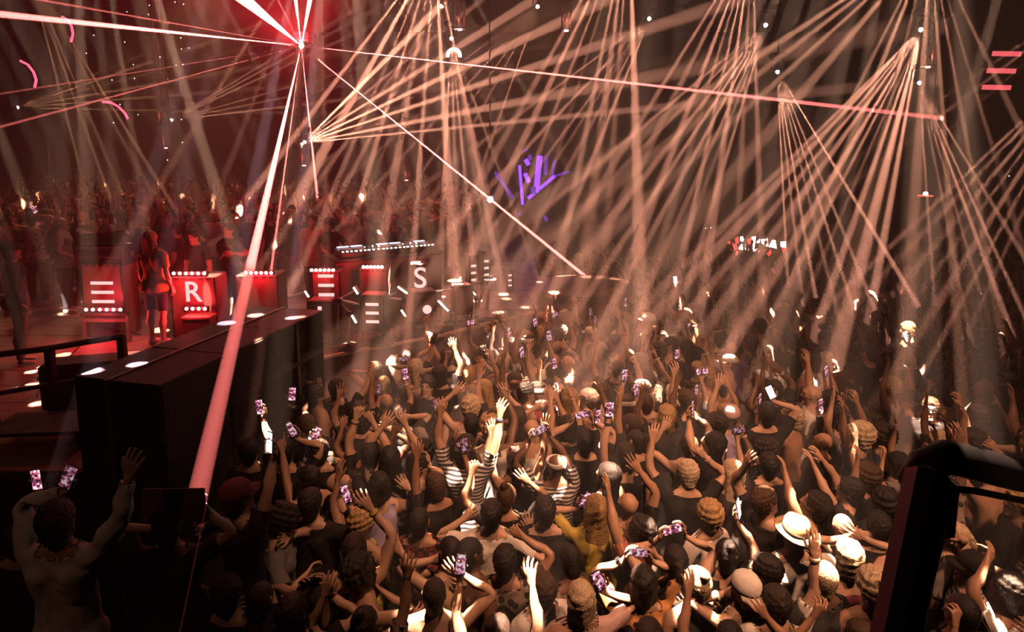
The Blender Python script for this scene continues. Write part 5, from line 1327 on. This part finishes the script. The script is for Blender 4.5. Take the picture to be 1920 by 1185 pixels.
A((492, 1120), 'shadowed person with spread fingers at the bottom edge', -10, R=(510, 1160, .1), top='tshirt', tc='charcoal', hair='cropped', hc='black', curl=(.05, .2))
A((1254, 566), 'far dancer above the fan whose raised phone shines like a torch', 0, R=(1262, 524, .1), top='tshirt', tc='black', hair='short', hc='black', lod='b', ph='R', scr=4, phl='torch bright phone raised highest above the folding fan')
A((1700, 668), 'far dancer right of the barrier line with a shining phone', 0, R=(1696, 637, .1), top='tshirt', tc='charcoal', hair='short', hc='dark', lod='b', ph='R', scr=4, phl='small shining phone far back at the right')
A((1436, 775), 'dancer lifting a white glowing phone in the right half of the crowd', 0, R=(1443, 742, .1), top='tshirt', tc='black', hair='short', hc='black', lod='b', ph='R', scr=4, phl='white glowing phone lifted in the middle of the right half')
N_NEAR = len(PLACED)
# cardboard sign held over the head, folding fan
p = at_y(314, 945, 4.15)
t = thing('cardboard_sign', 'dim piece of cardboard held up in the dark lower left', 'sign', p)
cb = mat('cardboard', (.16, .09, .055), .85, noise=.2, scale=12)
MB().add([(-.18, 0, -.12), (.24, .01, -.105), (.245, .0, .105), (-.165, .015, .095), (-.18, .012, -.12), (.24, .022, -.105), (.245, .012, .105), (-.165, .027, .095)], [(0, 1, 2, 3), (7, 6, 5, 4), (0, 4, 5, 1), (1, 5, 6, 2), (2, 6, 7, 3), (3, 7, 4, 0)]).build('sheet', cb, t)
MB().bar((-.13, -.004, -.11), (.02, .002, .10), .003, n=4).build('crease', mat('cardboard_crease', (.09, .05, .03), .9), t)
p = at_y(1196, 588, 12.0)
t = thing('folding_fan', 'open folding fan with lilac leaves held above the heads by the podium', 'fan', p)
for k in range(15):
    a = math.radians(-100 + 180 * k / 15); b_ = math.radians(-100 + 180 * (k + .92) / 15)
    V = [(math.cos(q) * r_, .012 * (j % 2), math.sin(q) * r_) for j, (q, r_) in enumerate(((a, .06), (b_, .06), (b_, .30), (a, .30)))]
    V += [(x, y + .006, z) for x, y, z in V]
    MB().add(V, [(0, 1, 2, 3), (7, 6, 5, 4), (0, 4, 5, 1), (1, 5, 6, 2), (2, 6, 7, 3), (3, 7, 4, 0)]).build('leaf', CL['lilac'] if k % 2 else CL['pink'], t)
MB().bar((0, .004, -.10), (.02, .004, .08), .012).build('handle', STEEL, t)

# ---------------------------------------------------------------- the rest of the dance floor: each person placed, dressed and posed from a set of poses
def wave(x, r, kind):
    j = lambda s: r.uniform(-s, s)
    if kind == 'up': return dict(up=(x * (.35 + j(.3)), -.25 + j(.3), .9), fore=(x * (.05 + j(.3)), -.2 + j(.3), 1), palm=(j(.5), -1, 0), curl=r.uniform(.05, .5))
    if kind == 'fist': return dict(up=(x * (.4 + j(.2)), -.4 + j(.2), .7), fore=(x * j(.3), -.35 + j(.2), 1), palm=(j(.5), -1, 0), curl=1.25)
    if kind == 'phone': return dict(up=(x * (.35 + j(.15)), -.75, .45 + j(.3)), fore=(-x * (.15 + j(.15)), -.25 + j(.15), 1), hand=(-x * .1, -.05, 1), palm=(0, 1, .1), curl=.38)
    if kind == 'bent': return dict(up=(x * (.8 + j(.2)), -.2 + j(.2), .35 + j(.3)), fore=(-x * (.5 + j(.4)), -.2 + j(.2), .9), palm=(0, -1, 0), curl=r.uniform(.2, .9))
    if kind == 'low': return dict(up=(x * (.25 + j(.1)), -.15 + j(.2), -1), fore=(x * j(.3), -.9, -.2 + j(.5)), palm=(-x, 0, 0), curl=.6)
    if kind == 'point': return dict(up=(x * (.25 + j(.2)), -.55, .7), fore=(x * j(.2), -.5 + j(.2), .9), palm=(0, -.3, -1), curl=[.05, 1.2, 1.25, 1.25])
KINDS = [('both arms raised', 'up', 'up', 'm'), ('both arms raised', 'up', 'up', 'f'), ('both arms raised', 'up', 'up', 'm'), ('right arm raised', 'low', 'up', 'm'), ('left arm raised', 'up', 'low', 'm'), ('right arm raised', 'low', 'up', 'f'),
         ('left arm raised', 'up', 'low', 'f'), ('right fist raised', 'low', 'fist', 'm'), ('left fist raised', 'fist', 'low', 'm'), ('right hand filming', 'low', 'phone', 'm'), ('left hand filming', 'phone', 'low', 'm'), ('right hand filming', 'low', 'phone', 'f'),
         ('arms lowered', 'low', 'low', 'm'), ('arms lowered', 'low', 'low', 'f'), ('elbows bent high', 'bent', 'bent', 'm'), ('elbows bent high', 'bent', 'bent', 'f'), ('finger pointing up', 'low', 'point', 'm'), ('finger pointing up', 'point', 'low', 'f'),
         ('one arm bent', 'up', 'bent', 'm'), ('one arm bent', 'bent', 'up', 'f'), ('left hand filming', 'phone', 'up', 'f'), ('right hand filming', 'up', 'phone', 'm')]
POSES = []
for i in range(44):
    nm, l_, r_, sx = KINDS[i % len(KINDS)]
    r = random.Random(100 + i)
    POSES.append((nm, sx, l_, r_, dict(L=wave(1, r, l_), R=wave(-1, r, r_), lean=r.uniform(-.05, .14), side=r.uniform(-.12, .12), twist=r.uniform(-.25, .25), turn=r.uniform(-.4, .4), tilt=r.uniform(-.3, .12))))
TOPS = (('tshirt', 'black', 9), ('tshirt', 'charcoal', 4), ('tank_top', 'black', 5), ('tshirt', 'white', 4), (None, '', 5), ('tank_top', 'white', 2), ('tshirt', 'grey', 2), ('tshirt', 'printed', 3), ('tshirt', 'striped', 1), ('tank_top', 'pink', 1), ('tshirt', 'navy', 2),
        ('long_sleeved_shirt', 'black', 2), ('tshirt', 'sand', 1), ('tshirt', 'salmon', 1), ('tank_top', 'yellow', 1), ('tshirt', 'red', 1), ('crop_top', 'black', 2), ('tshirt', 'red plaid', 1), ('crop_top', 'white', 1), ('tshirt', 'lilac', 1))
TOPB = [t_ for t_ in TOPS for _ in range(t_[2])]
HM = ['short', 'short', 'cropped', 'cropped', 'quiff', 'curly', 'short', None, 'bob']; HF = ['long', 'ponytail', 'bun', 'bob', 'long', 'curly']
HWORD = {'short': 'short', 'cropped': 'cropped', 'quiff': 'spiky', 'curly': 'curly', 'bun': 'bun of', 'ponytail': 'tied back', 'long': 'long', 'bob': 'bobbed'}
ZX = ((700, 'by the speakers'), (900, 'near the stage'), (1060, 'left of podium'), (1200, 'under the podium'), (1330, 'below the fan'), (1470, 'below the screen'), (1620, 'beyond the screen'), (1760, 'above the barrier'), (3000, 'at right edge'))
ZY = ((620, 'far back'), (690, 'well back'), (760, 'mid crowd'), (860, 'fairly near'), (1000, 'near front'), (5000, 'front rows'))
USED = set()
def crowd_label(px, py, nm, top, tc, hair, hc):
    hw = 'bald' if hair is None else '%s %s hair' % (HWORD[hair], {'fair': 'pale'}.get(hc, hc))
    tw = 'bare torso' if not top else '%s %s' % (tc, GARMENT[top])
    zx = next(z for x, z in ZX if px < x); zy = next(z for y, z in ZY if py < y)
    lab = '%s, %s, %s, %s, %s' % (tw, hw, nm, zx, zy)
    if lab in USED: return None, None
    USED.add(lab); return lab, 'lit phone of: %s, %s, %s, %s' % (tw, hw, zx, zy)
def project(P):
    v = Vector(P) - CAM; c, s = math.cos(PITCH), math.sin(PITCH)
    zc = v.y * c - v.z * s; yc = v.y * s + v.z * c
    return 960 + FPX * v.x / zc, 592.5 - FPX * (yc / zc - cam.shift_y * 1920 / FPX)
def clear(x, y, gap):
    return all((x - a) ** 2 + (y - b) ** 2 > gap * gap for a, b, c in PLACED)
FRONT = [(520, 838), (590, 770), (660, 712), (760, 668), (860, 648), (940, 612), (1000, 592), (1100, 572), (1200, 556), (1330, 556), (1480, 580), (1700, 615), (1930, 648), (2060, 700), (2060, 1330), (520, 1330), (470, 950)]
N_FLOOR = 186
r = random.Random(11); tries = 0; n_floor = 0
while n_floor < N_FLOOR and tries < 12000:
    tries += 1
    Y = 3.6 + 9.4 * r.random() ** .72; X = r.uniform(-.42 * Y, .86 * Y)
    px, py = project((X, Y, 1.66))
    if not inside(FRONT, px, py) or inside(STAGE, X, Y): continue
    if px < 560 and py > 900: continue
    if not clear(X, Y, .40 if n_floor < 150 else .34): continue
    if (X - base_.x) ** 2 + (Y - base_.y) ** 2 < .5: continue
    PLACED.append((X, Y, 0)); n_floor += 1
    i = r.randrange(len(POSES)); nm, sx, l_, r_, p = POSES[i]
    if py > 930 and 'lowered' not in nm and r.random() < .35: i = [q for q, v in enumerate(POSES) if v[0] == 'arms lowered'][r.randrange(4)]; nm, sx, l_, r_, p = POSES[i]
    while True:
        top, tc, _ = TOPB[r.randrange(len(TOPB))]
        if sx == 'f' and not top: top, tc = 'crop_top', 'black'
        if sx == 'm' and top == 'crop_top': top, tc = 'tank_top', 'black'
        hair = (HM if sx == 'm' else HF)[r.randrange(9 if sx == 'm' else 6)]; hc = ('black', 'black', 'dark', 'dark', 'brown', 'blond', 'fair', 'grey')[min(7, int(r.random() * (8 if sx == 'f' else 6.6)))]
        lab, plab = crowd_label(px, py, nm, top, tc, hair, hc)
        if lab: break
    gear = ()
    if hair in ('short', 'cropped') and r.random() < .12: gear = (('cap:white', 'cap:black', 'cap back:pink', 'headband:white')[r.randrange(4)],)
    lod = 'a' if Y < 5.2 else 'b'
    sc = r.uniform(.94, 1.05) * (.95 if sx == 'f' else 1)
    t = person(lab, None, (X, Y, 0), stage_dir(X, Y) + math.pi + r.uniform(-.5, .5), p, sx, lod, i, top, tc, ('trousers', 'shorts')[r.random() < .4], ('charcoal', 'denim', 'black')[r.randrange(3)], hair, hc, ('fair', 'tan', 'tan', 'olive', 'tan', 'brown')[r.randrange(6)], sc, gear,
               band=((('R' if r_ != 'low' else 'L'), 'band', ('pink', 'white', 'navy')[r.randrange(3)]),) if r.random() < .25 else None)
    for s_, k_ in (('L', l_), ('R', r_)):
        if k_ == 'phone': phone_in_hand(t, p, s_, plab, (0, 0, 1, 2, 3)[r.randrange(5)], r.random() < .3)

# ---------------------------------------------------------------- people on the stage and behind the console
def stage_person(x, y, lab, face, R=None, L=None, foot=None, **k):
    """placed by the pixel of the head; stands on the stage boards"""
    return add_person((x, y), lab, face, floor=STOP, R=R, L=L, hz=k.pop('hz', 1.665), **k)
SP = stage_person
SP(116, 418, 'bald person in a grey t-shirt and jeans stepping at the left of the stage', -70, R=(134, 482, -.1), top='tshirt', tc='grey', bc='denim', hair=None, skin='tan', shoes='white')
SP(151, 408, 'bald person in black facing the camera with a lit forearm', 165, L=(160, 432, -.2), top='tshirt', tc='black', hair=None, gear=('beard',), hc='dark')
SP(60, 412, 'person in a light print shirt near the left edge with a phone', 20, R=(66, 398, .1), top='tshirt', tc='printed', hair='short', hc='black', ph='R', scr=2, phl='bright phone held by the person in the light print shirt at far left')
SP(284, 448, 'person with long fair hair in a pale yellow top and shorts on the stage', -10, sex='f', top='tshirt', tc='yellow', bottom='shorts', bc='denim', hair='long', hc='blond', lod='a', shoes='white')
SP(232, 405, 'bare backed person with a lit shoulder behind the flight case', -10, top=None, hair='short', hc='black', bottom='trousers')
SP(270, 412, 'dark haired person in black leaning over the flight case', 120, top='tshirt', tc='black', hair='short', hc='black', lean=.25, R=(245, 452, -.1))
SP(200, 408, 'dark haired person in a striped shirt behind the flight case', 150, top='tshirt', tc='striped', hair='bob', hc='black', R=(186, 440, -.1))
SP(328, 428, 'dark haired person in a white collar behind the R monolith', 100, top='tshirt', tc='black', hair='short', hc='black')
SP(372, 440, 'person bending beside the R monolith with lit forearms', 170, top='tshirt', tc='black', hair='short', hc='black', lean=.3)
SP(428, 432, 'person in a black t-shirt clapping behind the six red lamps', 160, top='tshirt', tc='black', hair='short', hc='black', R=(430, 470, -.15), L=(436, 470, -.15))
SP(404, 396, 'dark haired person raising an arm behind the clapping one', 150, top='tshirt', tc='pink', hair='short', hc='black', L=(392, 362, .0))
SP(470, 405, 'dark person standing by the thick laser', 170, top='tshirt', tc='charcoal', hair='short', hc='black')
SP(585, 414, 'tall person in a pale loose shirt behind the console end', 175, top='long_sleeved_shirt', tc='sand', hair='short', hc='black')
SP(617, 420, 'person in black playing at the near end of the console', 175, top='tshirt', tc='black', hair='short', hc='dark', R=(622, 478, -.35), L=(636, 478, -.35), tilt=-20)
SP(690, 414, 'person in a grey t-shirt playing at the middle of the console', 170, top='tshirt', tc='grey', hair='short', hc='brown', R=(676, 474, -.4), L=(692, 472, -.4), tilt=-22)
SP(742, 410, 'person with tied back hair dancing beyond the middle of the console', 160, sex='f', top='tank_top', tc='black', hair='ponytail', hc='dark', R=(752, 398, .0))
SP(778, 408, 'person with lit hands near the far end of the console', 165, top='tshirt', tc='charcoal', hair='short', hc='black', R=(780, 448, -.2))
SP(24, 472, 'person in a black cap and black clothes at the left edge of the stage', -60, hz=1.66, top='long_sleeved_shirt', tc='black', hair='cropped', hc='black', gear=('cap:black',), L=(20, 520, -.1))
N_SPEC = len(PLACED) - n_floor
# ---- crowd behind the console, one by one while they still show, then as one mass
NAMED_BACK = 300 - len(PLACED)
r = random.Random(23); spots = []; tries = 0
while len(spots) < 430 and tries < 20000:
    tries += 1
    Y = 13.6 + 14.5 * r.random() ** 1.3; X = r.uniform(-.80 * Y, -.04 * Y)
    px, py = project((X, Y, STOP + 1.66))
    if px > 880 or px < -40 or X < -18.6: continue
    if px > 590 and Y < 15.2: continue
    if px < 590 and px > 140 and Y < 14.0: continue
    if not clear(X, Y, .42): continue
    PLACED.append((X, Y, STOP)); spots.append((X, Y))
spots.sort(key=lambda q: q[1])
def pick(r):
    i = r.randrange(len(POSES)); nm, sx, l_, r_, p = POSES[i]; top, tc, _ = TOPB[r.randrange(len(TOPB))]
    if sx == 'f' and not top: top, tc = 'tank_top', 'black'
    if top == 'crop_top': top = 'tank_top'
    hair = (HM if sx == 'm' else HF)[r.randrange(9 if sx == 'm' else 6)]
    return i, nm, sx, l_, r_, p, top, tc, hair, ('black', 'black', 'dark', 'brown', 'blond')[r.randrange(5)]
ZB = ((90, 'at far left'), (190, 'behind the left monolith'), (300, 'behind the flight case'), (400, 'behind the letter R'), (520, 'left of the laser rays'), (620, 'behind the console end'), (720, 'behind the console middle'), (5000, 'behind the console far end'))
for X, Y in spots[:NAMED_BACK]:
    i, nm, sx, l_, r_, p, top, tc, hair, hc = pick(r); px, py = project((X, Y, STOP + 1.66))
    hw = 'bald' if hair is None else HWORD[hair] + ' ' + hc + ' hair'
    lab = '%s, %s, %s, on stage %s' % ('bare torso' if not top else tc + ' ' + GARMENT[top], hw, nm, next(z for x, z in ZB if px < x))
    if lab in USED: lab = lab.replace('on stage', 'farther back')
    USED.add(lab)
    person(lab, None, (X, Y, STOP), math.atan2(-Y + 6, -X) - math.pi / 2 + math.pi + r.uniform(-.6, .6), p, sx, 'b', i, top, tc, 'trousers', 'charcoal', hair, hc, ('fair', 'tan', 'olive')[r.randrange(3)], r.uniform(.95, 1.05))
# the mass: coarse bodies joined into one mesh per material
MASS = {}
def to_mass(m, V, F):
    a = MASS.setdefault(m.name, [[], [], 0, m]); a[0].append(V); a[1].append(F + a[2]); a[2] += len(V)
TRI = {}
def tri(F):
    k = id(F)
    if k not in TRI: TRI[k] = np.array([[f[0], f[q], f[q + 1]] for f in F for q in range(1, len(f) - 1)])
    return TRI[k]
CH = {h: decimate(HAIR[h], .10) for h in HAIR}
def mass_person(X, Y, Z, rz, r):
    i, nm, sx, l_, r_, p, top, tc, hair, hc = pick(r); t = T[sx + 'c']; M = pose_mats(p); c, s = math.cos(rz), math.sin(rz)
    k = r.uniform(.94, 1.05)
    W_ = lambda V: np.stack([V[:, 0] * c - V[:, 1] * s, V[:, 0] * s + V[:, 1] * c, V[:, 2]], 1) * k + np.array((X, Y, Z))
    V = t.V.copy()
    for g in (top, 'trousers'):
        if g: V = V + t.G[g][3]
    if not hasattr(t, 'F'): t.F = np.array([f.vertices[:] for f in t.me.polygons])
    to_mass(SKIN[('fair', 'tan', 'olive')[r.randrange(3)]], W_(deform(V, t.W, M)), t.F)
    if top: G = t.G[top]; to_mass(CL[tc], W_(deform(G[0], G[2], M)), tri(G[1]))
    if hair:
        h = CH[hair]; R, tt = M['head']; to_mass(HAIRM[hc], W_(arrays(h) @ R.T + tt), np.array([f.vertices[:] for f in h.polygons]))
for X, Y in spots[NAMED_BACK:]: mass_person(X, Y, STOP, math.atan2(-Y + 6, -X) - math.pi / 2 + math.pi + r.uniform(-.6, .6), r)
n = 0; tries = 0
while n < 210 and tries < 9000:
    tries += 1
    Y = r.uniform(11.0, 19.0); X = r.uniform(.05 * Y, .86 * Y)
    px, py = project((X, Y, 1.66))
    if inside(STAGE, X, Y) or inside(FRONT, px, py + 6): continue
    if (X - pc.x) ** 2 + (Y - pc.y) ** 2 < 1.5 or (px < 1000 and Y > 14): continue
    if not clear(X, Y, .42): continue
    PLACED.append((X, Y, 0)); n += 1; mass_person(X, Y, 0, stage_dir(X, Y) + math.pi + r.uniform(-.5, .5), r)
crowd = thing('crowd', 'dim mass of dancers far back in the smoke beyond those nearer', 'crowd'); crowd['kind'] = 'stuff'
for k, (Vs, Fs, _, m) in MASS.items():
    me = new_mesh('crowd', np.vstack(Vs), np.vstack(Fs)); 
    if 'skin' in k:
        at = me.color_attributes.new('tint', 'FLOAT_COLOR', 'POINT'); at.data.foreach_set('color', np.ones(len(me.vertices) * 4, np.float32))
    put('bodies' if 'skin' in k else 'hair' if 'hair' in k else 'clothes', me, m, crowd, kind='stuff')
# ---------------------------------------------------------------- repeats share a group
GROUPS = {'phone': 'phones held up by the dancers', 'stage lamp': 'beam lamps hanging under the roof', 'speaker': 'speaker cabinets of the row', 'monolith': 'lit monoliths along the stage', 'light bar': 'red light bars on the monoliths', 'truss': 'hanging truss towers',
          'neon tube': 'curved neon tubes', 'stage light': 'silver arm lights on the stage', 'player': 'machines on the console table', 'mixer': 'machines on the console table', 'cable': 'cables on the stage boards'}
for o in list(C.objects):
    if o.parent is None and 'category' in o and 'group' not in o:
        g = GROUPS.get(o['category'])
        if o['category'] == 'person': g = 'people on the stage' if o.location.z > 1.4 else 'dancers on the dance floor'
        if g: o['group'] = g
